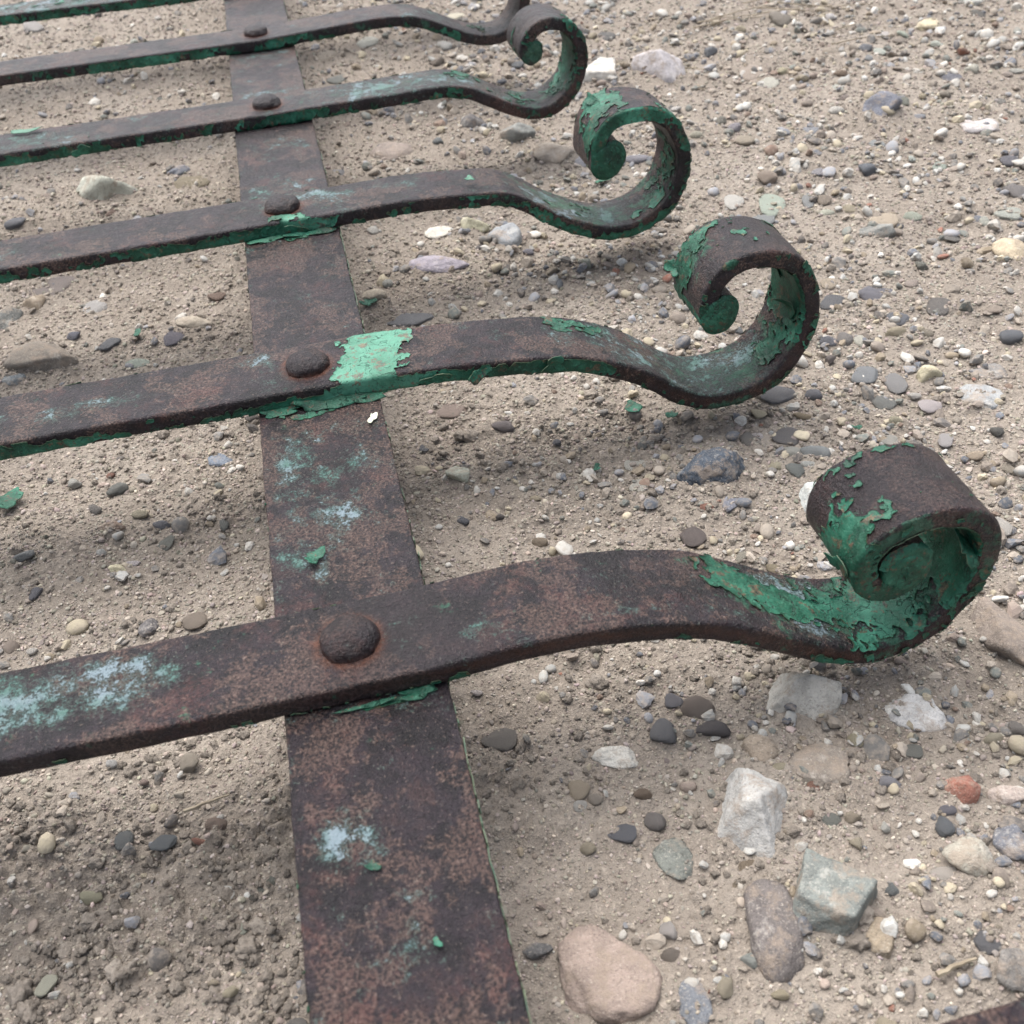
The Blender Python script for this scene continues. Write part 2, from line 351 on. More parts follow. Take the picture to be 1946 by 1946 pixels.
SMALL = [
    (0.1194, -0.0358, -0.27, 0.0069, 0.0055, 0.0025, 'r', 'cream'),
    (0.1259, -0.0440, -0.27, 0.0038, 0.0044, 0.0014, 'r', 'terra'),
    (0.0893, -0.0112, -0.27, 0.0082, 0.0096, 0.0029, 'r', 'slate'),
    (0.1051, -0.0143, -0.27, 0.0106, 0.0062, 0.0032, 'r', 'dark'),
    (0.1033, -0.0056, -0.28, 0.0108, 0.0098, 0.0039, 'r', 'greybrown'),
    (0.1460, -0.0313, -0.27, 0.0048, 0.0046, 0.0025, 'a', 'cream'),
    (0.1853, -0.0434, -0.27, 0.0066, 0.0042, 0.0034, 'a', 'cream'),
    (0.1559, -0.0666, -0.27, 0.0051, 0.0069, 0.0018, 'r', 'slate'),
    (0.1594, -0.0620, -0.27, 0.0047, 0.0036, 0.0017, 'r', 'slate'),
    (0.0977, -0.0640, -0.26, 0.0071, 0.0052, 0.0026, 'r', 'tan'),
    (0.0924, -0.0676, -0.26, 0.0054, 0.0039, 0.0019, 'r', 'tan'),
    (0.0862, -0.0891, -0.26, 0.0047, 0.0051, 0.0024, 'a', 'pgreen'),
    (0.0771, -0.0946, -0.26, 0.0047, 0.0059, 0.0024, 'a', 'cream'),
    (0.0740, -0.0950, -0.26, 0.0035, 0.0025, 0.0018, 'a', 'terra'),
    (0.0903, -0.0999, -0.26, 0.0044, 0.0027, 0.0014, 'r', 'cream'),
    (0.1479, -0.0808, -0.26, 0.0086, 0.0043, 0.0006, 'f', 'white'),
    (0.1475, -0.1016, -0.26, 0.0066, 0.0066, 0.0009, 'f', 'slate'),
    (0.0568, -0.0266, -0.27, 0.0065, 0.0063, 0.0023, 'r', 'cream'),
    (0.0558, -0.0321, -0.27, 0.0040, 0.0039, 0.0014, 'r', 'white'),
    (0.0609, -0.0309, -0.27, 0.0047, 0.0032, 0.0017, 'r', 'beige'),
    (0.0373, -0.0004, -0.27, 0.0111, 0.0091, 0.0014, 'f', 'grey'),
    (0.0651, -0.0433, -0.27, 0.0085, 0.0061, 0.0010, 'f', 'slate'),
    (0.0761, -0.0421, -0.27, 0.0063, 0.0053, 0.0023, 'r', 'grey'),
    (0.0755, -0.0320, -0.27, 0.0052, 0.0036, 0.0019, 'r', 'brown'),
    (0.0343, 0.0207, -0.28, 0.0043, 0.0021, 0.0011, 'r', 'white'),
    (0.0685, -0.0755, -0.26, 0.0048, 0.0052, 0.0025, 'a', 'lgrey'),
    (0.0670, -0.0828, -0.26, 0.0057, 0.0047, 0.0020, 'r', 'greybrown'),
    (0.0543, -0.0458, -0.26, 0.0045, 0.0037, 0.0016, 'r', 'cream'),
    (0.1797, 0.1073, -0.30, 0.0066, 0.0067, 0.0024, 'r', 'cream'),
    (0.1857, 0.1012, -0.30, 0.0074, 0.0087, 0.0027, 'r', 'ggrey'),
    (0.1988, 0.1103, -0.31, 0.0116, 0.0082, 0.0037, 'r', 'lilac'),
    (0.1898, 0.1138, -0.31, 0.0074, 0.0061, 0.0027, 'r', 'lgrey'),
    (0.1924, 0.1033, -0.30, 0.0064, 0.0041, 0.0018, 'r', 'lgrey'),
    (0.1923, 0.1263, -0.31, 0.0114, 0.0135, 0.0015, 'f', 'grey'),
    (0.1781, 0.1298, -0.31, 0.0091, 0.0097, 0.0011, 'f', 'grey'),
    (0.1433, 0.0908, -0.30, 0.0053, 0.0038, 0.0018, 'r', 'terra'),
    (0.2461, 0.1588, -0.32, 0.0124, 0.0128, 0.0014, 'f', 'lilac'),
    (0.2568, 0.1493, -0.32, 0.0096, 0.0159, 0.0013, 'f', 'lilac'),
    (0.2623, 0.1280, -0.31, 0.0100, 0.0087, 0.0009, 'f', 'white'),
    (0.2594, 0.1371, -0.32, 0.0059, 0.0037, 0.0015, 'r', 'white'),
    (0.2448, 0.1374, -0.32, 0.0101, 0.0113, 0.0012, 'f', 'ggrey'),
    (0.2012, 0.1542, -0.32, 0.0155, 0.0121, 0.0013, 'f', 'slate'),
    (0.2581, 0.1852, -0.33, 0.0074, 0.0090, 0.0027, 'r', 'white'),
    (0.2435, 0.1899, -0.33, 0.0092, 0.0074, 0.0030, 'r', 'slate'),
    (0.2523, 0.1906, -0.33, 0.0077, 0.0114, 0.0028, 'r', 'grey'),
    (0.2413, 0.1207, -0.31, 0.0076, 0.0060, 0.0039, 'a', 'cream'),
    (0.2051, 0.1368, -0.31, 0.0074, 0.0038, 0.0016, 'r', 'tan'),
    (0.2162, 0.1489, -0.32, 0.0076, 0.0057, 0.0025, 'r', 'slate'),
    (0.1326, 0.0775, -0.30, 0.0097, 0.0110, 0.0013, 'f', 'dgrey'),
    (0.3279, 0.2985, -0.36, 0.0156, 0.0169, 0.0014, 'f', 'cream'),
    (0.3455, 0.2953, -0.36, 0.0108, 0.0091, 0.0031, 'r', 'pgreen'),
    (0.2787, 0.3380, -0.36, 0.0147, 0.0282, 0.0019, 'f', 'pgreen'),
    (0.2666, 0.3266, -0.36, 0.0144, 0.0153, 0.0013, 'f', 'lilac'),
    (0.2590, 0.3489, -0.36, 0.0113, 0.0180, 0.0015, 'f', 'white'),
    (0.2687, 0.2424, -0.34, 0.0080, 0.0093, 0.0029, 'r', 'cream'),
    (0.2622, 0.2251, -0.34, 0.0127, 0.0137, 0.0013, 'f', 'slate'),
    (0.2880, 0.2262, -0.34, 0.0195, 0.0161, 0.0015, 'f', 'slate'),
    (0.3076, 0.2007, -0.33, 0.0124, 0.0168, 0.0016, 'f', 'grey'),
    (0.3253, 0.1667, -0.33, 0.0101, 0.0100, 0.0036, 'r', 'slate'),
    (0.2755, 0.1846, -0.33, 0.0102, 0.0053, 0.0043, 'a', 'cream'),
    (0.2892, 0.1801, -0.33, 0.0061, 0.0054, 0.0021, 'r', 'pink'),
    (0.2842, 0.1983, -0.33, 0.0104, 0.0113, 0.0011, 'f', 'slate'),
    (0.3002, 0.3363, -0.36, 0.0069, 0.0193, 0.0009, 'f', 'lilac'),
    (0.3081, 0.3313, -0.36, 0.0078, 0.0105, 0.0028, 'r', 'tan'),
    (0.3177, 0.3157, -0.36, 0.0098, 0.0076, 0.0026, 'r', 'cream'),
    (0.3032, 0.3175, -0.36, 0.0086, 0.0076, 0.0026, 'r', 'white'),
    (0.3731, 0.3923, -0.38, 0.0098, 0.0139, 0.0010, 'f', 'lilac'),
    (0.4316, 0.3373, -0.37, 0.0106, 0.0108, 0.0033, 'r', 'slate'),
    (0.3936, 0.2792, -0.36, 0.0140, 0.0154, 0.0013, 'f', 'lgrey'),
    (0.3935, 0.3508, -0.37, 0.0094, 0.0108, 0.0008, 'f', 'pgreen'),
    (0.3828, 0.3654, -0.37, 0.0043, 0.0067, 0.0015, 'r', 'pgreen'),
    (0.3437, 0.4261, -0.38, 0.0112, 0.0114, 0.0008, 'f', 'lilac'),
    (0.3904, 0.4848, -0.40, 0.0082, 0.0119, 0.0030, 'r', 'white'),
    (0.4952, 0.4862, -0.41, 0.0111, 0.0097, 0.0057, 'a', 'white'),
    (0.4785, 0.4865, -0.41, 0.0164, 0.0223, 0.0014, 'f', 'slate'),
    (0.5812, 0.6297, -0.45, 0.0177, 0.0088, 0.0045, 'a', 'white'),
    (0.5709, 0.6028, -0.44, 0.0095, 0.0165, 0.0034, 'r', 'dark'),
    (0.4216, 0.6546, -0.44, 0.0177, 0.0254, 0.0060, 'r', 'greybrown'),
    (0.4822, 0.5937, -0.43, 0.0122, 0.0184, 0.0011, 'f', 'white'),
    (0.4960, 0.5856, -0.43, 0.0092, 0.0104, 0.0048, 'a', 'pgreen'),
    (0.3558, 0.5525, -0.41, 0.0203, 0.0306, 0.0019, 'f', 'beige'),
    (0.3563, 0.5224, -0.40, 0.0127, 0.0219, 0.0014, 'f', 'white'),
    (0.4123, 0.2985, -0.36, 0.0123, 0.0209, 0.0044, 'r', 'grey'),
    (0.0453, 0.3825, -0.35, 0.0069, 0.0064, 0.0022, 'r', 'white'),
    (0.1271, 0.3282, -0.35, 0.0066, 0.0058, 0.0021, 'r', 'slate'),
    (0.1023, 0.3398, -0.35, 0.0075, 0.0059, 0.0021, 'r', 'dark'),
    (0.1891, 0.4379, -0.37, 0.0086, 0.0186, 0.0031, 'r', 'lilac'),
    (0.2222, 0.4244, -0.37, 0.0147, 0.0111, 0.0035, 'r', 'lilac'),
    (0.0511, 0.2734, -0.33, 0.0227, 0.0117, 0.0012, 'f', 'lilac'),
    (0.1334, 0.2869, -0.34, 0.0051, 0.0097, 0.0018, 'r', 'slate'),
    (0.2820, 0.6899, -0.43, 0.0160, 0.0235, 0.0013, 'f', 'dark'),
    (-0.2089, 0.9194, -0.43, 0.0200, 0.0191, 0.0088, 'a', 'lgrey'),
    (-0.1100, 0.4680, -0.36, 0.0097, 0.0173, 0.0035, 'r', 'brown'),
    (-0.1523, 0.5024, -0.36, 0.0100, 0.0109, 0.0032, 'r', 'pink'),
    (-0.1699, 0.4699, -0.35, 0.0110, 0.0136, 0.0040, 'r', 'slate'),
    (-0.0711, 0.3049, -0.33, 0.0111, 0.0167, 0.0014, 'f', 'slate'),
    (-0.1149, 0.3497, -0.33, 0.0137, 0.0164, 0.0014, 'f', 'lgrey'),
    (-0.1045, 0.3066, -0.33, 0.0091, 0.0111, 0.0010, 'f', 'slate'),
    (-0.1396, 0.3844, -0.34, 0.0218, 0.0223, 0.0018, 'f', 'grey'),
    (-0.0622, 0.5037, -0.37, 0.0243, 0.0237, 0.0017, 'f', 'tan'),
    (-0.0896, 0.2842, -0.32, 0.0126, 0.0085, 0.0008, 'f', 'pgreen'),
    (-0.0973, 0.1880, -0.30, 0.0039, 0.0033, 0.0014, 'r', 'terra'),
    (-0.0818, 0.1517, -0.30, 0.0064, 0.0041, 0.0018, 'r', 'cream'),
    (-0.0836, 0.1203, -0.29, 0.0060, 0.0030, 0.0011, 'r', 'white'),
    (-0.1011, 0.1621, -0.30, 0.0056, 0.0056, 0.0020, 'r', 'grey'),
    (-0.0710, 0.1307, -0.29, 0.0057, 0.0090, 0.0007, 'f', 'ggrey'),
    (-0.1206, 0.1152, -0.29, 0.0045, 0.0068, 0.0016, 'r', 'slate'),
    (-0.0594, 0.0817, -0.28, 0.0090, 0.0083, 0.0011, 'f', 'pink'),
    (-0.0730, 0.1421, -0.30, 0.0071, 0.0040, 0.0018, 'r', 'slate'),
    (-0.0962, 0.1308, -0.29, 0.0042, 0.0032, 0.0015, 'r', 'white'),
    (-0.0479, 0.1360, -0.30, 0.0039, 0.0066, 0.0014, 'r', 'ggrey'),
    (-0.0619, 0.0192, -0.27, 0.0069, 0.0060, 0.0036, 'a', 'beige'),
    (-0.0821, -0.0040, -0.27, 0.0058, 0.0063, 0.0008, 'f', 'slate'),
    (-0.0699, -0.0086, -0.27, 0.0075, 0.0053, 0.0008, 'f', 'slate'),
    (-0.0589, -0.0117, -0.27, 0.0046, 0.0023, 0.0012, 'r', 'terra'),
    (-0.0537, -0.0074, -0.27, 0.0065, 0.0050, 0.0023, 'r', 'tan'),
    (-0.0397, -0.0315, -0.26, 0.0051, 0.0057, 0.0007, 'f', 'ggrey'),
    (-0.0909, -0.0213, -0.26, 0.0073, 0.0040, 0.0021, 'r', 'cream'),
    (-0.0469, -0.0427, -0.26, 0.0030, 0.0037, 0.0004, 'f', 'pgreen'),
    (-0.1015, -0.0452, -0.26, 0.0052, 0.0059, 0.0007, 'f', 'pgreen'),
    (-0.0511, -0.0605, -0.26, 0.0041, 0.0032, 0.0022, 'a', 'cream'),
    (-0.0558, -0.0563, -0.26, 0.0032, 0.0019, 0.0010, 'r', 'cream'),
    (0.0759, 0.1641, -0.31, 0.0101, 0.0072, 0.0032, 'r', 'grey'),
    (0.1254, 0.1252, -0.30, 0.0105, 0.0078, 0.0009, 'f', 'white'),
    (0.1219, 0.1116, -0.30, 0.0087, 0.0075, 0.0009, 'f', 'white'),
    (0.0463, 0.1080, -0.30, 0.0057, 0.0042, 0.0020, 'r', 'slate'),
    (0.0737, 0.0895, -0.29, 0.0060, 0.0044, 0.0021, 'r', 'tan'),
    (0.0561, 0.1839, -0.31, 0.0139, 0.0105, 0.0012, 'f', 'pink'),
    (0.0405, 0.1623, -0.31, 0.0051, 0.0076, 0.0007, 'f', 'slate'),
    (0.1316, 0.1377, -0.31, 0.0041, 0.0049, 0.0015, 'r', 'ggrey'),
    (0.0780, 0.1138, -0.30, 0.0047, 0.0024, 0.0011, 'r', 'cream'),
    (0.1020, 0.1026, -0.30, 0.0028, 0.0021, 0.0010, 'r', 'white'),
    (0.1523, -0.0766, -0.26, 0.0036, 0.0053, 0.0013, 'r', 'lgrey'),
    (0.1814, 0.1301, -0.31, 0.0046, 0.0047, 0.0016, 'r', 'white'),
    (0.1921, 0.2289, -0.33, 0.0069, 0.0063, 0.0025, 'r', 'grey'),
    (0.2041, 0.2100, -0.33, 0.0062, 0.0064, 0.0022, 'r', 'slate'),
    (0.0615, 0.1070, -0.30, 0.0038, 0.0030, 0.0014, 'r', 'dark'),
    (0.0962, 0.1486, -0.31, 0.0037, 0.0032, 0.0013, 'r', 'slate'),
    (0.0331, 0.4774, -0.37, 0.0104, 0.0156, 0.0012, 'f', 'lilac'),
    (0.0497, 0.7272, -0.42, 0.0177, 0.0286, 0.0016, 'f', 'beige'),
    (0.0879, 0.7479, -0.43, 0.0163, 0.0244, 0.0014, 'f', 'white'),
    (0.1682, 0.7836, -0.44, 0.0188, 0.0236, 0.0013, 'f', 'white'),
    (0.0522, 0.6644, -0.41, 0.0151, 0.0231, 0.0014, 'f', 'ggrey'),
    (-0.0871, 0.0254, -0.27, 0.0041, 0.0033, 0.0015, 'r', 'lgrey'),
    (-0.1077, 0.0311, -0.27, 0.0045, 0.0032, 0.0016, 'r', 'slate'),
    (-0.0767, 0.0163, -0.27, 0.0031, 0.0022, 0.0011, 'r', 'pink'),
    (-0.1265, 0.0891, -0.28, 0.0058, 0.0053, 0.0021, 'r', 'beige'),
    (-0.1186, 0.0845, -0.28, 0.0042, 0.0027, 0.0013, 'r', 'white'),
    (-0.0925, 0.0704, -0.28, 0.0034, 0.0026, 0.0012, 'r', 'terra'),
    (-0.0569, -0.0237, -0.26, 0.0037, 0.0025, 0.0013, 'r', 'white'),
    (-0.0435, -0.0342, -0.26, 0.0028, 0.0030, 0.0010, 'r', 'dgrey'),
    (-0.0341, -0.0739, -0.25, 0.0056, 0.0043, 0.0007, 'f', 'grey'),
    (0.2023, 0.0928, -0.30, 0.0052, 0.0047, 0.0019, 'r', 'grey'),
    (0.2325, 0.1102, -0.31, 0.0067, 0.0080, 0.0009, 'f', 'lgrey'),
    (0.2552, 0.1030, -0.31, 0.0067, 0.0089, 0.0009, 'f', 'lgrey'),
    (0.2762, 0.0996, -0.31, 0.0054, 0.0051, 0.0019, 'r', 'dark'),
    (0.2714, 0.0823, -0.31, 0.0043, 0.0045, 0.0016, 'r', 'white'),
    (0.2602, 0.0892, -0.31, 0.0066, 0.0047, 0.0020, 'r', 'cream'),
    (0.1484, -0.0483, -0.27, 0.0064, 0.0043, 0.0023, 'r', 'lilac'),
    (0.1249, -0.0548, -0.27, 0.0078, 0.0058, 0.0009, 'f', 'ggrey'),
    (0.1320, -0.0572, -0.27, 0.0047, 0.0032, 0.0024, 'a', 'cream'),
    (0.1393, -0.0626, -0.27, 0.0028, 0.0031, 0.0014, 'a', 'white'),
    (0.1288, -0.0652, -0.26, 0.0037, 0.0042, 0.0019, 'a', 'cream'),
    (0.1312, -0.0811, -0.26, 0.0044, 0.0049, 0.0016, 'r', 'slate'),
    (0.1264, -0.0812, -0.26, 0.0021, 0.0026, 0.0007, 'r', 'white'),
    (0.1605, -0.0391, -0.27, 0.0066, 0.0053, 0.0008, 'f', 'ggrey'),
    (0.1804, -0.0404, -0.27, 0.0043, 0.0061, 0.0006, 'f', 'lgrey'),
    (0.1953, -0.0409, -0.27, 0.0056, 0.0049, 0.0020, 'r', 'grey'),
    (0.1211, -0.0539, -0.27, 0.0041, 0.0028, 0.0015, 'r', 'grey'),
    (0.1252, -0.0416, -0.27, 0.0035, 0.0031, 0.0013, 'r', 'greybrown'),
]

# ------------------------------------------------------------------ ground
_bx = np.array([[b[1], b[2], max(b[4], b[5]), b[6]] for b in BIG] + [[b[0], b[1], max(b[3], b[4]), b[5]] for b in SMALL])
def berm(x, y):
    r = np.zeros_like(x)
    for cx, cy, L, v in _bx:                         # soil banked up against each stone
        m = (np.abs(x - cx) < L) & (np.abs(y - cy) < L)
        if m.any(): r[m] += 0.42 * v * np.exp(-((x[m] - cx) ** 2 + (y[m] - cy) ** 2) / (0.62 * L) ** 2)
    return r
def h_low(x, y):
    return 0.0045 * n2(x * 5.5 + 3.1, y * 5.5, 11) + 0.0026 * n2(x * 17, y * 17, 12)
def rough_zone(x, y):
    return 1.0 + 1.1 * smooth(0.02, -0.06, x) * smooth(0.06, -0.05, y)
def lumps(x, y, f, seed):
    """rounded crumbs pressed together: 1 in the middle of each, 0 in the creases"""
    x = x * f; y = y * f; xi = np.floor(x).astype(np.int64); yi = np.floor(y).astype(np.int64); sd = np.full_like(xi, seed)
    best = np.full(x.shape, 9.0); amp = np.zeros(x.shape)
    for dx in (-1, 0, 1):
        for dy in (-1, 0, 1):
            h = _h((xi + dx) & 4095, (yi + dy) & 4095, sd)
            d = (xi + dx + _perm[h] / 4096 - x) ** 2 + (yi + dy + _perm[(h + 77) & 4095] / 4096 - y) ** 2
            m = d < best; best = np.where(m, d, best); amp = np.where(m, _perm[(h + 501) & 4095] / 4096, amp)
    return np.clip(1 - best * 1.3, 0, 1) * (0.25 + 0.75 * amp * amp)
def h_fine(x, y):
    k = rough_zone(x, y)
    a = n2(x * 48, y * 48, 21); b = n2(x * 105, y * 105, 22); c = n2(x * 230, y * 230, 23)
    patch = smooth(-0.25, 0.35, n2(x * 22, y * 22, 25) + 0.5 * n2(x * 60, y * 60, 26)) * 0.8 + 0.2
    wx = x + 0.0012 * c; wy = y + 0.0012 * n2(x * 230 + 50, y * 230, 27)
    return k * (0.0012 * a + 0.0009 * b + 0.0005 * c + patch * (0.0022 * lumps(wx, wy, 190, 5) + 0.0014 * lumps(wx, wy, 430, 6)) - 0.0009)
def height(x, y): return h_low(x, y) + h_fine(x, y) + berm(x, y)
def hl(x, y): return float(h_low(np.array([x]), np.array([y]))[0])

def axis(lo, d0, d1, hi, step, grow, cap):
    a = list(np.arange(d0, d1, step)); s = step; p = a[-1]
    while p < hi: s = min(s * grow, cap); p += s; a.append(p)
    s = step; p = a[0]; b = []
    while p > lo: s = min(s * grow, cap); p -= s; b.append(p)
    return np.array(b[::-1] + a)
gx = axis(-2.0, -0.13, 0.24, 2.6, 0.0009, 1.014, 0.15)
gy = axis(-1.2, -0.13, 0.22, 3.2, 0.0009, 1.010, 0.15)
X, Y = np.meshgrid(gx, gy)
sx, sy = np.gradient(gx), np.gradient(gy)
Z = height(X.ravel(), Y.ravel())
nx, ny = len(gx), len(gy)
idx = np.arange(nx * ny).reshape(ny, nx)
quads = np.stack([idx[:-1, :-1], idx[:-1, 1:], idx[1:, 1:], idx[1:, :-1]], -1).reshape(-1, 4)
ground = add_obj('ground', np_mesh('ground', np.c_[X.ravel(), Y.ravel(), Z], quads), M['soil'])
tag(ground, kind='structure')

# ------------------------------------------------------------------ stones
PAL = dict(white=(204, 200, 192), cream=(188, 177, 154), tan=(152, 139, 120), beige=(168, 158, 146), grey=(126, 124, 121),
           lgrey=(188, 187, 182), dgrey=(108, 104, 101), slate=(112, 116, 123), slate2=(76, 83, 93), dark=(96, 94, 94), ggrey=(122, 126, 121),
           pgreen=(176, 182, 170), pink=(158, 143, 133), terra=(150, 106, 91), brown=(126, 107, 95), lilac=(152, 153, 157), greybrown=(136, 126, 117))
import bmesh
_ico = {}
def ico(level):
    if level not in _ico:
        bm = bmesh.new(); bmesh.ops.create_icosphere(bm, subdivisions=level, radius=1.0)
        V = np.array([v.co[:] for v in bm.verts]); F = np.array([[v.index for v in f.verts] for f in bm.faces])
        bm.free(); _ico[level] = (V, F)
    V, F = _ico[level]; return V.copy(), F.copy()
def stone_shape(seed, kind, level, extra=()):
    """star-shaped stone: a sphere trimmed by planes, with edges as sharp (or worn) as its kind"""
    r = np.random.default_rng(seed); N, F = ico(level); N /= np.linalg.norm(N, axis=1)[:, None]
    planes = [(np.array(n, float) / np.linalg.norm(n), d) for n, d in extra]
    cnt, lo, hi, p = {'a': (10, 0.45, 0.8, 44), 's': (7, 0.55, 0.8, 48), 'f': (8, 0.5, 0.9, 12), 'r': (7, 0.55, 0.95, 7), 'b': (6, 0.6, 0.95, 9), 'c': (2, 0.8, 0.95, 10), 'k': (5, 0.6, 0.95, 8)}[kind]
    if extra: cnt = 3
    for k in range(cnt):
        n = r.normal(size=3)
        if kind == 's': n[2] *= 0.25
        planes.append((n / np.linalg.norm(n), r.uniform(lo, hi)))
    if kind == 's' and not extra: planes.append((np.array([0.08, -0.05, 1.0]) / 1.004, 0.5))
    if kind == 'f': planes.append((np.array([0.06, 0.08, 1.0]) / 1.005, 0.55))
    if kind == 'c':
        for ax, d in ((0, 0.98), (1, 0.72), (2, 0.7)):
            for sg in (-1, 1):
                n = np.zeros(3); n[ax] = sg; planes.append((n + 0.05 * r.normal(size=3), d))
    D = N + (0.035 if extra else 0.08) * np.stack([n3(N * 1.9 + seed + 5 * k, seed + k) for k in range(3)], -1)   # bends the facets a little
    acc = np.ones(len(N)) * (0.9 ** p if kind in 'as' else 1.0)
    for n, d in planes: acc += (np.maximum(D @ n, 0) / d) ** p
    rad = acc ** (-1 / p)
    amp = {'a': 0.030, 's': 0.028, 'f': 0.07, 'r': 0.075, 'b': 0.035, 'c': 0.03, 'k': 0.36}[kind]
    rad *= 1 + amp * n3(N * 3.1 + 9 + seed, seed + 1) + amp * 0.6 * n3(N * 7.3 + seed, seed + 2) + amp * 0.35 * n3(N * 16 + seed, seed + 4) + (amp * 0.2 * n3(N * 34 + seed, seed + 6) if level > 3 else 0)
    V = N * rad[:, None]; lo, hi = V.min(0), V.max(0)
    return (V - (lo + hi) / 2) / (hi - lo), F        # unit bounding box
FULL = {'a': 0.62, 'r': 0.62, 'f': 0.55, 's': 0.55, 'b': 0.6}
def place_stone(o, x, y, yaw, lx, ly, vis, kind, r, scale=True):
    lz = max(vis / (1 - 0.42), 0.30 * min(lx, ly)) if kind != 'f' else max(vis * 2.4, 0.32 * min(lx, ly))
    z = hl(x, y) + vis + 0.0006 - lz / 2
    o.location = (x, y, z); o.rotation_euler = (0, 0, yaw)
    if scale: o.scale = (lx, ly, lz)
    return lz
def shade(name, r, amt=0.10):
    c = np.array(srgb(*PAL[name])[:3]); c = c * (1 + amt * r.normal()) * (1 + 0.03 * r.normal(size=3))
    return (*np.clip(c, 0.02, 0.85), 1.0)
FACETS = {0: [((-.40, -.70, .50), .40), ((.75, -.35, .60), .48), ((-.25, .30, .90), .50), ((.3, .9, .3), .75)],
          1: [((.1, -.6, .75), .45), ((-.7, .1, .6), .55), ((.3, .7, .7), .6)], 7: [((0, .1, 1), .45), ((-.2, -1, .15), .62), ((.8, -.6, .1), .68), ((-.9, .3, .1), .66), ((.5, .8, .1), .75)],
          20: [((-.2, .3, .95), .5), ((.9, .1, .5), .6), ((-.7, -.5, .5), .5)], 25: [((-.5, -.6, .4), .45), ((.7, -.2, .6), .5), ((0, .5, .85), .5)], 26: [((0, .1, 1), .4), ((0, -1, .1), .6), ((.9, .2, .1), .75)]}
GROW = {0: (1.2, 1.15), 1: (1.25, 1.1), 7: (1.15, 1.1), 20: (1.2, 1.2), 25: (1.2, 1.15), 26: (1.15, 1.0)}
rs = np.random.default_rng(41)
for i, (label, x, y, yaw, lx, ly, vis, kind, cname) in enumerate(BIG):
    vis *= {0: 1.55, 1: 1.5, 7: 1.35, 20: 1.3, 25: 1.2, 18: 1.3}.get(i, 1.0)
    lx, ly = (lx * GROW.get(i, (1.06, 1.06))[0], ly * GROW.get(i, (1.06, 1.06))[1])
    V, F = stone_shape(100 + i, kind, 5 if i in (0, 1, 7, 18) else 4, FACETS.get(i, ()))
    o = bpy.data.objects.new('stone', None)
    lz = place_stone(o, x, y, yaw, lx, ly, vis, kind, rs, False)
    loc = o.location.copy(); bpy.data.objects.remove(o)
    V = V * np.array([lx, ly, lz])
    o = add_obj('stone', np_mesh('stone', V, F), M['stone'])
    o.location = loc; o.rotation_euler = (0, 0, yaw); o.color = shade(cname, rs, 0.04)
    tag(o, label, 'stone', 'loose stones around the grille')

protos = []
for i in range(18):
    kind = 'rrafrarfarrafrraar'[i]
    V, F = stone_shape(300 + i, kind, 3)
    m = np_mesh('pebble', V, F); m.materials.append(M['stone']); protos.append((kind, m))
def pebble(x, y, yaw, lx, ly, vis, kind, cname):
    ms = [m for k, m in protos if k == kind] or [m for k, m in protos if k == 'r']
    o = add_obj('pebble', ms[int(rs.integers(len(ms)))], None, ground)
    place_stone(o, x, y, yaw + (math.pi if rs.random() < 0.5 else 0), lx * 1.08, ly * 1.08, vis, kind, rs)
    o.color = shade(cname, rs, 0.08)
taken = [(b[1], b[2], max(b[4], b[5])) for b in BIG] + [(b[0], b[1], max(b[3], b[4])) for b in SMALL]
for row in SMALL: pebble(*row)
names = ['grey', 'slate', 'lgrey', 'beige', 'cream', 'tan', 'greybrown', 'white', 'lilac', 'ggrey', 'brown', 'pink', 'terra', 'dgrey']
wts = np.array([11, 9, 13, 13, 11, 8, 10, 17, 7, 6, 2, 3, 0.8, 4.0]); wts /= wts.sum()
def in_view(x, y, margin=0.02):
    q = Vector((x, y, 0)) - cam.matrix_world.translation
    d = -q.dot(Vector(back)); u = q.dot(Vector(right)) / d; v = q.dot(Vector(up)) / d
    return abs(u) < 0.482 + margin and abs(v) < 0.482 + margin
extra = 300 - len(SMALL); tries = 0
while extra > 0 and tries < 20000:
    tries += 1
    x, y = rs.uniform(-0.24, 0.55), rs.uniform(-0.12, 0.9)
    dens = 0.35 + 0.65 * float(smooth(np.array(0.04), np.array(0.14), np.array(x)))
    if rs.random() > dens or not in_view(x, y): continue
    s = rs.uniform(0.0042, 0.0085) * (1 + 0.9 * y)
    if any((x - a) ** 2 + (y - b) ** 2 < (0.5 * (c + s)) ** 2 for a, b, c in taken): continue
    taken.append((x, y, s)); k = 'raf'[int(rs.choice(3, p=[0.45, 0.25, 0.3]))]
    pebble(x, y, rs.uniform(0, 6.28), s, s * rs.uniform(0.55, 1.0), s * {'r': 0.3, 'a': 0.36, 'f': 0.14}[k], k, str(rs.choice(names, p=wts)))
    extra -= 1

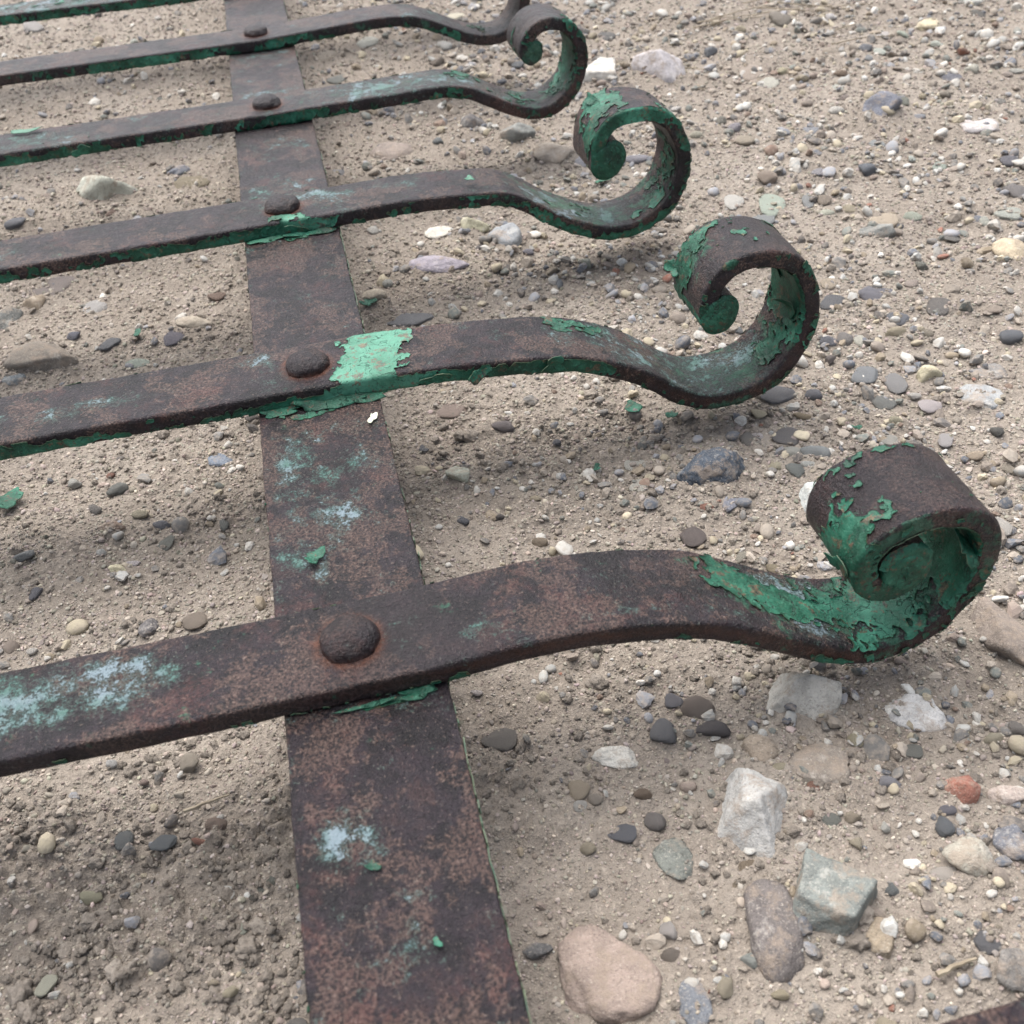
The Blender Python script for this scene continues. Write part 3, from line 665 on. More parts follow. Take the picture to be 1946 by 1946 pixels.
# ------------------------------------------------------------------ gravel grains and soil crumbs: uncountable, instanced on points
def scatter(name, label, cat, P, scl, tint, mat, kinds, level, seed0):
    c = bpy.data.collections.new(name + '_shapes')
    for i, k in enumerate(kinds):
        V, F = stone_shape(seed0 + i, k, level)
        m = np_mesh(name + '_shape', V, F, smooth_shade=(k != 'a')); m.materials.append(mat)
        c.objects.link(bpy.data.objects.new(name + '_shape', m))
    m = bpy.data.meshes.new(name); m.vertices.add(len(P)); m.vertices.foreach_set('co', P.astype(np.float32).ravel())
    a = m.attributes.new('scl', 'FLOAT_VECTOR', 'POINT'); a.data.foreach_set('vector', scl.astype(np.float32).ravel())
    r = np.c_[rng.normal(0, 0.35, len(P)), rng.normal(0, 0.35, len(P)), rng.uniform(0, 6.283, len(P))]
    a = m.attributes.new('rot', 'FLOAT_VECTOR', 'POINT'); a.data.foreach_set('vector', r.astype(np.float32).ravel())
    a = m.attributes.new('pick', 'INT', 'POINT'); a.data.foreach_set('value', rng.integers(0, len(kinds), len(P)).astype(np.int32))
    a = m.attributes.new('tint', 'FLOAT_COLOR', 'POINT'); a.data.foreach_set('color', np.c_[tint, np.ones(len(P))].astype(np.float32).ravel())
    m.materials.append(mat)
    o = add_obj(name, m)
    g = bpy.data.node_groups.new(name + '_scatter', 'GeometryNodeTree')
    g.interface.new_socket('Geometry', in_out='INPUT', socket_type='NodeSocketGeometry')
    g.interface.new_socket('Geometry', in_out='OUTPUT', socket_type='NodeSocketGeometry')
    gi = g.nodes.new('NodeGroupInput'); go = g.nodes.new('NodeGroupOutput')
    iop = g.nodes.new('GeometryNodeInstanceOnPoints'); ci = g.nodes.new('GeometryNodeCollectionInfo')
    ci.inputs['Collection'].default_value = c; ci.inputs['Separate Children'].default_value = True; ci.inputs['Reset Children'].default_value = True
    def named(nm, t):
        q = g.nodes.new('GeometryNodeInputNamedAttribute'); q.data_type = t; q.inputs['Name'].default_value = nm; return q.outputs['Attribute']
    L = g.links.new
    L(gi.outputs[0], iop.inputs['Points']); L(ci.outputs[0], iop.inputs['Instance'])
    iop.inputs['Pick Instance'].default_value = True
    L(named('pick', 'INT'), iop.inputs['Instance Index']); L(named('scl', 'FLOAT_VECTOR'), iop.inputs['Scale'])
    er = g.nodes.new('FunctionNodeEulerToRotation'); L(named('rot', 'FLOAT_VECTOR'), er.inputs[0]); L(er.outputs[0], iop.inputs['Rotation'])
    L(iop.outputs[0], go.inputs[0])
    md = o.modifiers.new('scatter', 'NODES'); md.node_group = g
    tag(o, label, cat, kind='stuff'); return o

def sample(n, lo, hi, dens):
    out = []
    while sum(len(a) for a in out) < n:
        p = rng.uniform(lo, hi, (n, 2)); p = p[rng.random(n) < dens(p[:, 0], p[:, 1])]; out.append(p)
    return np.concatenate(out)[:n]
def near_w(x, y):                                   # denser where the soil is close to the viewer
    d = np.sqrt((x - 0.05) ** 2 + (y + 0.12) ** 2)
    return np.clip(0.30 / (d + 0.02), 0, 1) ** 1.6
P = sample(300000, (-0.34, -0.2), (0.72, 1.15), lambda x, y: near_w(x, y) * (0.6 + 0.4 * (n2(x * 30, y * 30, 5) > -0.1)))
d = np.sqrt((P[:, 0] - 0.05) ** 2 + (P[:, 1] + 0.12) ** 2)
s = np.exp(rng.normal(math.log(0.00058), 0.42, len(P))) * (0.85 + 1.5 * d)
s = np.minimum(s, 0.003)
z = height(P[:, 0], P[:, 1]) + s * 0.08
scl = s[:, None] * rng.uniform(0.7, 1.3, (len(P), 3)) * np.array([1.15, 1.15, 0.85])
t0 = np.array(srgb(147, 138, 128)[:3]); tint = t0 * np.exp(rng.normal(0, 0.22, (len(P), 1))) * (1 + rng.normal(0, 0.03, (len(P), 3)))
scatter('soil_crumbs', 'fine tan soil crumbs covering the ground around and under the grille', 'soil', np.c_[P, z], scl, np.clip(tint, 0.02, 0.7), M['crumb'], 'kkakkakk', 2, 500)

P = sample(5600, (-0.2, -0.14), (0.3, 0.4), lambda x, y: near_w(x, y) * np.clip(0.22 + (rough_zone(x, y) - 1.0) * 0.8, 0, 1) * smooth(-0.2, 0.3, n2(x * 26, y * 26, 15)))
s = np.minimum(np.exp(rng.normal(math.log(0.0018), 0.42, len(P))), 0.0062)
z = height(P[:, 0], P[:, 1]) + s * 0.05
tint = t0 * np.exp(rng.normal(0.03, 0.10, (len(P), 1))) * np.ones((1, 3))
scatter('soil_clods', 'lumpy tan clods of dry soil among the finer crumbs, mostly at lower left', 'soil', np.c_[P, z], s[:, None] * rng.uniform(0.7, 1.35, (len(P), 3)) * np.array([1.15, 1.15, 0.8]), np.clip(tint, 0.02, 0.7), M['clod'], 'kkkkkkkk', 3, 520)

P = sample(15000, (-0.34, -0.2), (0.72, 1.15), lambda x, y: (0.25 + 0.75 * near_w(x, y)) * (0.16 + 0.84 * smooth(0.02, 0.16, x)) * (0.35 + 0.65 * (n2(x * 14, y * 14, 8) > -0.05)))
d = np.sqrt((P[:, 0] - 0.05) ** 2 + (P[:, 1] + 0.12) ** 2)
s = np.exp(rng.normal(math.log(0.0024), 0.46, len(P))) * (0.8 + 0.8 * d); s = np.minimum(s, 0.0075)
z = height(P[:, 0], P[:, 1]) + s * 0.16
pal = np.array([srgb(*PAL[n])[:3] for n in names])
tint = pal[rng.choice(len(names), len(P), p=wts)] * 0.76 * np.exp(rng.normal(0, 0.16, (len(P), 1)))
scatter('gravel', 'small mixed grey, cream and slate gravel grains strewn over the soil', 'gravel', np.c_[P, z], s[:, None] * rng.uniform(0.65, 1.25, (len(P), 3)) * np.array([1.1, 1.1, 0.75]), np.clip(tint, 0.02, 0.8), M['grain'], 'araafaraa', 2, 540)

# ------------------------------------------------------------------ the iron grille
BW, BT = 0.0330, 0.0074            # bar width and thickness
BAND = 0.0460                      # band width
STEP = 0.150                       # bar spacing
grille = bpy.data.objects.new('iron_grille', None); col.objects.link(grille)
grille.location = (0, 0, LIFT)
tag(grille, 'rusted iron grille of scroll-ended bars riveted to a flat band, green paint peeling', 'iron grille')

# underside of each bar from the band to the eye of its scroll, mm in the bar's own plane
SCROLL = {
 0: [(23,.5),(38,1.5),(53,2),(69,1),(84,-2),(101,-7),(114,-14),(127,-22),(144,-31),(157,-34),(170,-32),(179,-26),(185,-18),(189.5,-9),(191.5,2),(190,12),(185,20),(177,25),(167,27),(157,25.5),(149,21.5),(144.5,15),(143.5,8),(145.5,1),(150,-4),(157,-6.6),(164,-4.5),(168.3,.5),(169,7),(165.5,13),(159,14.4),(153.7,11.2),(152.2,6.5)],
 1: [(23,0),(57,-1.5),(73,-3),(97,-6),(112,-11),(129,-20),(145,-32),(159,-38),(174,-38),(186,-34.5),(195,-27),(201,-17),(204.5,-5),(204.5,7),(201,17),(196,25),(188,30),(178,32.5),(169,32),(161,28.5),(156,22.5),(153.5,15),(153.5,7),(156,1),(161,-1.5),(166,0),(169,5),(169,11),(165.5,15),(161,15.5)],
 2: [(30,0),(59,0),(95,-2.5),(106,-4),(116,-9),(130,-18.5),(148,-28),(163,-33),(179,-32.5),(190,-28),(200,-19.5),(205.5,-8),(207,4),(204,16),(198.5,26),(190,32),(181,34.5),(171,34.5),(162.5,32),(157,27),(154,20),(153,12),(153.5,6),(157,2),(163,1),(168,4),(171,10),(170,16),(165,20),(160,19)],
 3: [(25,.5),(71,1),(105,1),(118,-2),(130,-8),(143,-15),(157,-20),(171,-19.5),(182,-13.5),(190,-4.5),(194,7),(194.5,17),(192,26),(186,33.5),(179,37.5),(171,39),(163,37.5),(156.5,33),(152.5,27),(151.5,20.5),(154,15.5),(159,13),(164,15),(166.5,20),(165,25.5),(160,27)],
 4: [(38,1.5),(86,3.5),(106,2),(118,-2),(133,-9),(145,-14.5),(160,-18),(173,-17.5),(183,-12.5),(190,-4.5),(194,7),(194.5,17),(192,26),(186,33.5),(179,37.5),(171,39),(163,37.5),(156.5,33),(152.5,27),(151.5,20.5),(154,15.5),(159,13),(164,15),(166.5,20),(165,25.5),(160,27)],
}
SCROLL[5] = SCROLL[3]; SCROLL[-1] = [(25, .5), (71, 1)] + [(a + 12, b) for a, b in SCROLL[3][2:]]
YAW = {-1: 2.5, 0: 0.07, 1: 0.1, 2: 1.66, 3: 1.13, 4: 0.88, 5: -0.6}
OFFY = {-1: -0.0078, 0: 0.0001, 1: 0.0, 2: 0.0, 3: 0.0, 4: -0.0005, 5: 0.0004}

def spline(pts, step):
    P = np.array(pts, float); P = np.vstack([2 * P[0] - P[1], P, 2 * P[-1] - P[-2]])
    out = []
    for i in range(1, len(P) - 2):
        p0, p1, p2, p3 = P[i - 1:i + 3]
        n = max(2, int(np.linalg.norm(p2 - p1) / 0.25))
        t = np.linspace(0, 1, n, endpoint=False)[:, None]
        # centripetal Catmull-Rom
        d = lambda a, b: max(np.linalg.norm(b - a), 1e-6) ** 0.5
        t1 = d(p0, p1); t2 = t1 + d(p1, p2); t3 = t2 + d(p2, p3); tt = t1 + t * (t2 - t1)
        A1 = (t1 - tt) / t1 * p0 + tt / t1 * p1; A2 = (t2 - tt) / (t2 - t1) * p1 + (tt - t1) / (t2 - t1) * p2; A3 = (t3 - tt) / (t3 - t2) * p2 + (tt - t2) / (t3 - t2) * p3
        B1 = (t2 - tt) / t2 * A1 + tt / t2 * A2; B2 = (t3 - tt) / (t3 - t1) * A2 + (tt - t1) / (t3 - t1) * A3
        out.append((t2 - tt) / (t2 - t1) * B1 + (tt - t1) / (t2 - t1) * B2)
    out.append(P[-2:-1]); C = np.vstack(out)
    for _ in range(12):
        C[1:-1] = 0.25 * C[:-2] + 0.5 * C[1:-1] + 0.25 * C[2:]
    L = np.r_[0, np.cumsum(np.linalg.norm(np.diff(C, axis=0), axis=1))]
    s = np.arange(0, L[-1], step)
    return np.c_[np.interp(s, L, C[:, 0]), np.interp(s, L, C[:, 1])], s

def section(w, t, rc, step):
    """rounded rectangle: y across (near is -), b from the underside (0) to the top (t); u along each face"""
    pts = []                                                       # (y, b, face 0 top 1 near 2 bottom 3 far, u)
    def side(a, b, face, u0, u1):
        n = max(2, int(round(math.dist(a, b) / step)))
        for i in range(n): 
            k = i / n; pts.append((a[0] + (b[0] - a[0]) * k, a[1] + (b[1] - a[1]) * k, face, u0 + (u1 - u0) * k))
    def corner(cx, cy, a0, face, u):
        for i in range(3):
            a = math.radians(a0 + 90 * (i / 3)); pts.append((cx + rc * math.cos(a), cy + rc * math.sin(a), face, u))
    h = w / 2
    side((h - rc, t), (-h + rc, t), 0, 1, -1); corner(-h + rc, t - rc, 90, 0, -1.02)
    side((-h, t - rc), (-h, rc), 1, 1, -1); corner(-h + rc, rc, 180, 1, -1.02)
    side((-h + rc, 0), (h - rc, 0), 2, -1, 1); corner(h - rc, rc, 270, 2, 1.02)
    side((h, rc), (h, t - rc), 3, -1, 1); corner(h - rc, t - rc, 0, 3, 1.02)
    return np.array(pts)

def cells(x, y, f, seed):
    """random value of the nearest jittered cell: paint breaks away chip by chip"""
    x = x * f; y = y * f; xi = np.floor(x).astype(np.int64); yi = np.floor(y).astype(np.int64)
    best = np.full(x.shape, 9.0); val = np.zeros(x.shape); sd = np.full_like(xi, seed)
    for dx in (-1, 0, 1):
        for dy in (-1, 0, 1):
            a, b = (xi + dx) & 4095, (yi + dy) & 4095; h = _h(a, b, sd)
            d = (xi + dx + _perm[h] / 4096 - x) ** 2 + (yi + dy + _perm[(h + 77) & 4095] / 4096 - y) ** 2
            m = d < best; best = np.where(m, d, best); val = np.where(m, _perm[(h + 991) & 4095] / 2047.5 - 1, val)
    return val
def chip_noise(A, U, seed):
    wx = A + 0.0016 * n2(A * 260, U * 260, seed + 9); wy = U + 0.0016 * n2(A * 260 + 40, U * 260, seed + 10)
    return 0.34 * fbm2(A, U, 60, 4, 31 + seed, 0.55) + 0.26 * cells(wx, wy, 170, seed) + 0.30 * cells(wx, wy, 420, seed + 3) + 0.06 * n2(A * 900, U * 900, seed + 5)
class Sweep:
    """surface grid of a bar: rows along its length, columns round its section"""
    def __init__(s, prof, arc, w, t, step, seed, rc=0.0013, curl=False):
        sec = section(w, t, rc, step); s.face = sec[:, 2].astype(int); s.u = sec[:, 3]
        T = np.gradient(prof, axis=0); T /= np.linalg.norm(T, axis=1)[:, None]
        N = np.c_[-T[:, 1], T[:, 0]]
        ds = np.gradient(arc)
        ang = np.unwrap(np.arctan2(T[:, 1], T[:, 0])); k = np.gradient(ang) / ds
        for _ in range(6): k[1:-1] = (k[:-2] + 2 * k[1:-1] + k[2:]) / 4
        te = np.minimum(t * (1 + 0.32 * smooth(arc[-1] - 0.050, arc[-1] - 0.022, arc)) if curl else t, 0.97 / np.maximum(k, 1e-6))
        for _ in range(10): te[1:-1] = (te[:-2] + 2 * te[1:-1] + te[2:]) / 4
        s.te = te
        n, m = len(prof), len(sec); s.n, s.m = n, m
        wob = 1 + 0.012 * n2(arc * 22 + seed * 7.7, arc * 0 + seed, 61)
        yy = sec[None, :, 0] * wob[:, None] + 0.0004 * n2(arc * 14 + seed, arc * 0 + 3.3, 62)[:, None]
        bb = sec[None, :, 1] / t * te[:, None]
        A = np.repeat(arc[:, None], m, 1); per = np.r_[0, np.cumsum(np.hypot(np.diff(sec[:, 0]), np.diff(sec[:, 1])))]
        Vv = np.repeat(per[None], n, 0); s.A, s.Vv = A, Vv
        px = prof[:, None, 0] + N[:, None, 0] * bb; pz = prof[:, None, 1] + N[:, None, 1] * bb
        s.P = np.stack([px, yy, pz], -1)
        du = np.gradient(s.P, axis=0)
        dv = np.roll(s.P, -1, 1) - np.roll(s.P, 1, 1)
        nn = np.cross(dv, du); nn /= np.maximum(np.linalg.norm(nn, axis=2), 1e-9)[:, :, None]; s.N = nn
        # hammered, pitted surface
        dis = 0.00028 * n2(A.ravel() * 70 + seed * 5.1, Vv.ravel() * 70, 63) + 0.00016 * n2(A.ravel() * 210, Vv.ravel() * 210 + seed, 64)
        s.P = s.P + nn * dis.reshape(n, m)[:, :, None]
    def quads(s):
        i = np.arange(s.n * s.m).reshape(s.n, s.m); j = np.roll(i, -1, 1)
        q = np.stack([i[:-1], j[:-1], j[1:], i[1:]], -1).reshape(-1, 4)
        return q
    def mesh(s, name, wear):
        q = s.quads()[:, ::-1]; m = np_mesh(name, s.P.reshape(-1, 3), [q, np.arange(s.m)[None, :], np.arange((s.n - 1) * s.m, s.n * s.m)[None, ::-1]])
        a = m.attributes.new('wear', 'FLOAT_COLOR', 'POINT')
        a.data.foreach_set('color', wear.reshape(-1, 4).astype(np.float32).ravel()); return m
    def blobs(s, lst):
        """soft spots: (face, s mm, u, length mm, width in u, strength)"""
        r = np.zeros((s.n, s.m))
        for face, s0, u0, rs_, ru, amp in lst:
            f = 'TNBF'.index(face)
            w = np.exp(-((s.A - s0 / 1000) / (rs_ / 1000)) ** 2) * np.exp(-((s.u[None] - u0) / ru) ** 2)
            r += amp * w * (s.face[None] == f)
        return r
    def paint_sheet(s, field, base, lift, seed, faded=None):
        """the paint that is left: the part of the surface where field > 0, raised, its rim curling up"""
        n, m = s.n, s.m; i = np.arange(n * m).reshape(n, m); F = field.ravel()
        Q = np.stack([i[:-1], np.roll(i, -1, 1)[:-1], np.roll(i, -1, 1)[1:], i[1:]], -1).reshape(-1, 4)
        Q = Q[(F[Q] > 0).any(1)]
        P = s.P.reshape(-1, 3); NN = s.N.reshape(-1, 3)
        verts, nrm, val, key = [], [], [], {}
        def vid(a, b=None):
            kk = a if b is None else (min(a, b), max(a, b))
            if kk not in key:
                if b is None: p, q, f = P[a], NN[a], F[a]
                else:
                    t = F[a] / (F[a] - F[b]); p, q, f = P[a] + t * (P[b] - P[a]), NN[a] + t * (NN[b] - NN[a]), 0.0
                key[kk] = len(verts); verts.append(p); nrm.append(q); val.append(f)
            return key[kk]
        polys = []; full = (F[Q] > 0).all(1)
        for q, all_in in zip(Q.tolist(), full.tolist()):
            if all_in: polys.append([vid(a) for a in q]); continue
            out = []
            for a, b in zip(q, q[1:] + q[:1]):
                if F[a] > 0: out.append(vid(a))
                if (F[a] > 0) != (F[b] > 0): out.append(vid(a, b))
            if len(out) > 2: polys.append(out)
        if not polys: return None
        V = np.array(verts); Nn = np.array(nrm); val = np.array(val)
        curl = np.clip(0.5 + 1.1 * n2(V[:, 0] * 130 + seed * 3, (V[:, 1] + V[:, 2]) * 130, 71), 0, 1.6)
        off = base + lift * curl * np.exp(-val / 0.16)
        up_ = V + Nn * off[:, None]
        cnt = {}
        for p in polys:
            for a, b in zip(p, p[1:] + p[:1]): cnt[(a, b)] = cnt.get((a, b), 0) + 1
        rim = [(a, b) for (a, b) in cnt if (b, a) not in cnt]
        rv = {a: len(V) + k for k, a in enumerate(sorted({a for e in rim for a in e}))}
        low = np.array([V[a] + Nn[a] * (off[a] - base * 0.9 - 0.0001) for a in sorted(rv)]) if rv else np.zeros((0, 3))
        me = bpy.data.meshes.new('peeling_paint')
        walls = [[a, rv[a], rv[b], b] for a, b in rim]
        me.from_pydata(np.vstack([up_, low]).tolist(), [], [p[::-1] for p in polys] + walls)
        if faded:                                    # bleached patch by the band
            allv = np.vstack([up_, low]); fd = me.attributes.new('fade', 'FLOAT', 'POINT')
            fd.data.foreach_set('value', (smooth(faded[0] - .006, faded[0], allv[:, 0]) * smooth(faded[1] + .006, faded[1], allv[:, 0])).astype(np.float32))
        me.materials.append(M['paint']); me.materials.append(M['primer'])
        me.polygons.foreach_set('use_smooth', [True] * len(polys) + [False] * len(walls))
        me.polygons.foreach_set('material_index', [0] * len(polys) + [1] * len(walls)); me.update(); return me

# where paint is left, per bar: (face, distance along the bar mm, place across -1..1, length, width, strength)
RES_BASE = {-1: .1, 0: .12, 1: .12, 2: .16, 3: .30, 4: .2, 5: .42}
FACE_BASE = {-1: (-.9, -.5, -.6, -.5), 0: (-.92, -.72, -.5, -.45), 1: (-.88, -.50, -.5, -.4), 2: (-.78, -.36, -.5, -.4), 3: (-.70, -.30, -.5, -.4), 4: (-.76, -.30, -.5, -.4), 5: (-.55, -.25, -.5, -.4)}
RESIDUE = {-1: [], 
 0: [('T', -112, 0.3, 40, .45, .75), ('T', -130, -.35, 52, .42, .75), ('T', -84, .1, 30, .5, .6), ('T', -60, .2, 18, .4, .35), ('T', -150, 0, 40, .8, .4), ('T', -100, .8, 22, .25, .35), ('T', -160, .5, 20, .5, .4), ('T', 36, -.5, 7, .25, .95), ('T', 75, -.7, 30, .15, .3), ('T', 75, .4, 10, .4, .2), ('T', 140, .1, 30, .9, .6)],
 1: [('T', -88, -.15, 22, .3, .85), ('T', -20, .5, 16, .4, .4), ('T', -14, -.4, 10, .5, .5), ('T', 130, .2, 35, .9, .55), ('T', 165, -.2, 30, 1.2, .6), ('T', 185, .2, 20, 1.2, .4)],
 2: [('T', 5, .5, 22, .8, .6), ('T', 22, -.2, 10, .7, .5), ('T', -150, 0, 25, 1, .5), ('T', 60, .4, 25, .5, .35), ('T', 135, -.2, 28, .9, .55), ('T', 165, 0, 25, 1, .5)],
 3: [('T', 60, 0, 45, 1.2, .35), ('T', -130, -.3, 40, 1, .4), ('T', 120, 0, 35, 1, .4)],
 4: [('T', 120, 0, 40, 1, .3)], 5: [('T', -150, 0, 80, 1.5, .4)]}
STAIN = {-1: [],
 0: [('T', 130, 0, 30, 1.2, .35), ('N', 150, 0, 60, 1.5, .3), ('N', 280, 0, 70, 2, .6), ('T', 210, 0, 70, 2, .6), ('B', 300, -.4, 30, .8, .4)],
 1: [('T', 165, 0, 40, 1.5, .3), ('T', 225, 0, 40, 1.5, .5), ('N', 190, -.6, 50, .8, .5), ('B', 310, .2, 25, 1, .45)],
 2: [('T', 140, 0, 40, 1.5, .4), ('N', 130, 0, 40, 1.5, .4), ('N', 290, 0, 50, 2, .5), ('T', 210, 0, 50, 2, .4)],
 3: [('T', 60, 0, 70, 1.5, .3), ('T', 200, 0, 60, 2, .5), ('N', 0, 0, 300, 2, .3)],
 4: [('N', 0, 0, 300, 2, .3)], 5: [('T', 0, 0, 300, 2, .3)]}
FRESH_SHADE = {-1: [], 0: [('T', 15, 0, 22, 2, .8), ('T', 90, .5, 25, .8, .5), ('N', 20, 0, 120, 2, 1), ('B', 270, 0, 40, 2, .9)], 1: [('N', -20, 0, 60, 2, .7), ('B', 280, 0, 40, 2, .9)],  # near-side entries also put shade into the colour; the others are bare iron
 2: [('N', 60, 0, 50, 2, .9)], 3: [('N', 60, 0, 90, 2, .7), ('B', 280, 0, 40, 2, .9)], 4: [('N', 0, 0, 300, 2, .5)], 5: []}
PAINT = {-1: [],
 0: [('T', 110, .5, 13, .6, 1.1), ('T', 124, .2, 14, .7, 1.15), ('T', 136, -.2, 13, .6, .9), ('T', 156, .0, 18, 1.0, .60), ('T', 172, -.2, 12, 1.0, .55), ('N', 150, -.5, 22, .9, .6), ('N', 20, -1, 26, .5, .35),
     ('N', 320, 0, 45, 2, 1.1), ('N', 365, 0, 35, 2, 1.8), ('T', 365, 0, 40, 2, 1.5), ('N', 255, -.2, 20, 1, .4), ('T', 215, -.2, 55, 1.6, 1.1), ('T', 290, 0, 80, 2, 1.2), ('N', 200, .2, 25, 1.2, .75), ('B', 294, -.6, 20, .6, 1.35), ('B', 312, -.3, 12, .7, .8), ('B', 305, -.2, 9, .25, .7), ('B', 262, .97, 18, .15, .7), ('T', 55, .95, 25, .12, .5), ('T', -150, .9, 8, .2, .5)],
 1: [('T', 24, 0, 14, 1.6, 1.8), ('T', 30, .6, 9, .5, 1.0), ('T', 17, -.7, 9, .5, 1.0), ('N', 18, .2, 16, 1.5, 1.6), ('N', -5, -.7, 26, .7, 1.2), ('N', 48, 0, 16, .9, .95), ('N', 60, -.7, 18, .6, .5), ('N', 88, .2, 16, 1.4, 1.15), ('N', 108, .1, 14, 1.2, 1.1), ('N', -135, -.2, 32, 1.2, 1.2), ('N', -100, -.6, 20, .8, .8),
     ('T', 98, .8, 14, .4, .9), ('T', 115, .7, 12, .5, .8), ('T', 108, .35, 8, .3, .5), ('T', 240, -.1, 26, 1.4, 1.6), ('T', 265, 0, 26, 1.4, 1.1), ('T', 208, -.5, 9, .4, .8), ('T', 204, -.1, 8, .3, .7), ('B', 318, .5, 12, .5, 1.0), ('B', 300, .75, 10, .3, .7), ('N', 345, 0, 22, 2, 1.6), ('B', 340, -.7, 10, .3, .8), ('B', 262, .95, 14, .15, .6)],
 2: [('N', 4, .3, 15, 1.3, 1.7), ('T', 2, -.85, 15, .3, 1.2), ('N', -60, -.2, 24, 1, .8), ('N', -150, -.4, 40, 1, .7), ('N', -20, -.6, 22, .8, .9), ('N', 95, .8, 10, .5, .7), ('N', 290, 0, 18, 2, 1.0), ('N', 330, 0, 45, 2, 1.8), ('B', 298, .5, 12, .7, 1.3), ('B', 312, -.6, 18, .4, 1.0), ('T', 230, -.2, 30, 1, .9), ('T', 150, 0, 26, .8, .55), ('N', 185, -.6, 26, .8, .9), ('N', 130, 0, 20, 1, .6), ('T', 205, -.7, 8, .3, .9), ('T', 190, -.6, 6, .2, .8)],
 3: [('N', 14, 0, 12, 1.5, 1.2), ('N', -120, -.4, 40, 1, .7), ('T', 118, .5, 16, .6, .8), ('T', 150, .2, 18, .9, .7), ('T', 205, 0, 24, 1.2, 1.1), ('T', 225, 0, 20, 1.2, .9), ('N', 335, 0, 25, 2, 1.0)],
 4: [('N', -70, .2, 45, 1.5, .8), ('N', 12, .4, 12, 1, 1.1), ('T', 160, 0, 12, .8, .9), ('N', 335, 0, 25, 2, 1.0)], 5: [('N', -120, 0, 150, 1.5, .5), ('T', -150, 0, 60, 1, .35)]}
BAND_RES = [('T', 95, 0.2, 24, .9, .5), ('T', 70, .1, 18, .6, .45), ('T', 45, .4, 12, .6, .3), ('T', -58, .42, 6, .22, .6), ('T', -63, .2, 5, .3, .5), ('T', -62, .6, 4, .2, .5), ('T', -88, -.1, 3.5, .3, .6), ('T', -18, -.35, 4, .5, .8), ('T', 285, .1, 14, .8, .4), ('T', 340, .2, 16, .8, .5), ('T', 400, 0, 14, .7, .4), ('T', 480, 0, 26, 1.2, .6), ('T', 590, 0, 40, 1.5, .35), ('T', -130, .2, 20, .5, .4)]
BAND_STAIN = [('N', 0, 0, 900, 3, .6), ('T', 480, 0, 30, 1.2, .35), ('T', 340, 0, 16, 1, .3), ('T', 120, .6, 10, .4, .3)]
BAND_PAINT = [('N', -80, 0, 70, 2, .45), ('N', 250, 0, 60, 2, .6), ('T', 128, 0, 4.5, 1.2, 1.1), ('T', -17.5, -.7, 2.2, .35, 1.3), ('T', -18.5, -.1, 1.3, .5, 1.0), ('T', 280, .2, 4, 1.2, 1.0), ('T', 430, 0, 4, 1.2, .7), ('T', 480, .1, 14, .6, .45)]
ORANGE = {-1: [], 0: [('N', 60, .3, 60, .8, .6), ('N', 150, 0, 40, 1, .5), ('B', 290, -1, 10, .3, .6)], 1: [('N', 170, 0, 60, 1, .4)], 2: [], 3: [('N', 170, -.5, 40, 1, .6)], 4: [], 5: []}


def flake(seed, size, bend, mat, parent=None, name='paint_flake', ratio=0.65, thick=0.00022):
    """one curled chip of paint: ragged outline, bent sheet with thickness"""
    r = np.random.default_rng(seed); n = 22; rings = 5
    ang = np.linspace(0, 2 * math.pi, n, endpoint=False)
    rad = 0.5 * size * (1 + 0.25 * np.cos(2 * ang + r.uniform(0, 6)) + 0.16 * np.cos(3 * ang + r.uniform(0, 6)) + 0.12 * np.cos(5 * ang + r.uniform(0, 6)) + r.normal(0, 0.07, n))
    V = [(0, 0)]
    for k in range(1, rings + 1): V += [(rad[i] * k / rings * math.cos(ang[i]), ratio * rad[i] * k / rings * math.sin(ang[i])) for i in range(n)]
    V = np.array(V); x, y = V[:, 0], V[:, 1]
    a = r.uniform(0, 3.14); q = x * math.cos(a) + y * math.sin(a)
    z = bend * (q / size) ** 2 * size * 2 + 0.05 * size * n2(x / size * 3 + seed, y / size * 3, 81)
    top = np.c_[x, y, z + thick]; bot = np.c_[x, y, z]; N = len(V)
    F = []
    for i in range(n):
        j = (i + 1) % n; F.append((0, 1 + i, 1 + j))
        for k in range(rings - 1):
            b0 = 1 + k * n; F.append((b0 + i, b0 + n + i, b0 + n + j, b0 + j))
    G = [tuple(N + v for v in f[::-1]) for f in F]
    b0 = 1 + (rings - 1) * n
    Wl = [(b0 + (i + 1) % n, b0 + i, N + b0 + i, N + b0 + (i + 1) % n) for i in range(n)]
    me = bpy.data.meshes.new(name); me.from_pydata(np.vstack([top, bot]).tolist(), [], F + G + Wl)
    me.materials.append(mat); me.materials.append(M['primer'])
    me.polygons.foreach_set('material_index', [0] * (len(F) + len(G)) + [1] * len(Wl))
    me.polygons.foreach_set('use_smooth', [True] * (len(F) + len(G)) + [False] * len(Wl)); me.update()
    return add_obj(name, me, None, parent)

def rivet_mesh(seed, r=0.0086, hgt=0.0056):
    V, F = ico(4); V = V[:]; keep = V.copy()
    N = V.copy()
    f = 1 + 0.08 * n3(N * 1.8 + seed * 3, seed) + 0.04 * n3(N * 6 + seed, seed + 1) + 0.014 * n3(N * 14 + seed, seed + 2)
    z = np.where(V[:, 2] > 0, V[:, 2] ** 0.82 if False else np.abs(V[:, 2]) ** 0.85, V[:, 2] * 0.2)
    V = np.c_[V[:, 0] * r * f, V[:, 1] * r * f, z * hgt * f]
    m = np_mesh('rivet', V, F); a = m.attributes.new('wear', 'FLOAT_COLOR', 'POINT')
    w = np.zeros((len(V), 4)); w[:, 2] = 0.75; w[:, 3] = np.exp(-((V[:, 2]) / 0.0012) ** 2) * 0.9; a.data.foreach_set('color', w.astype(np.float32).ravel()); return m

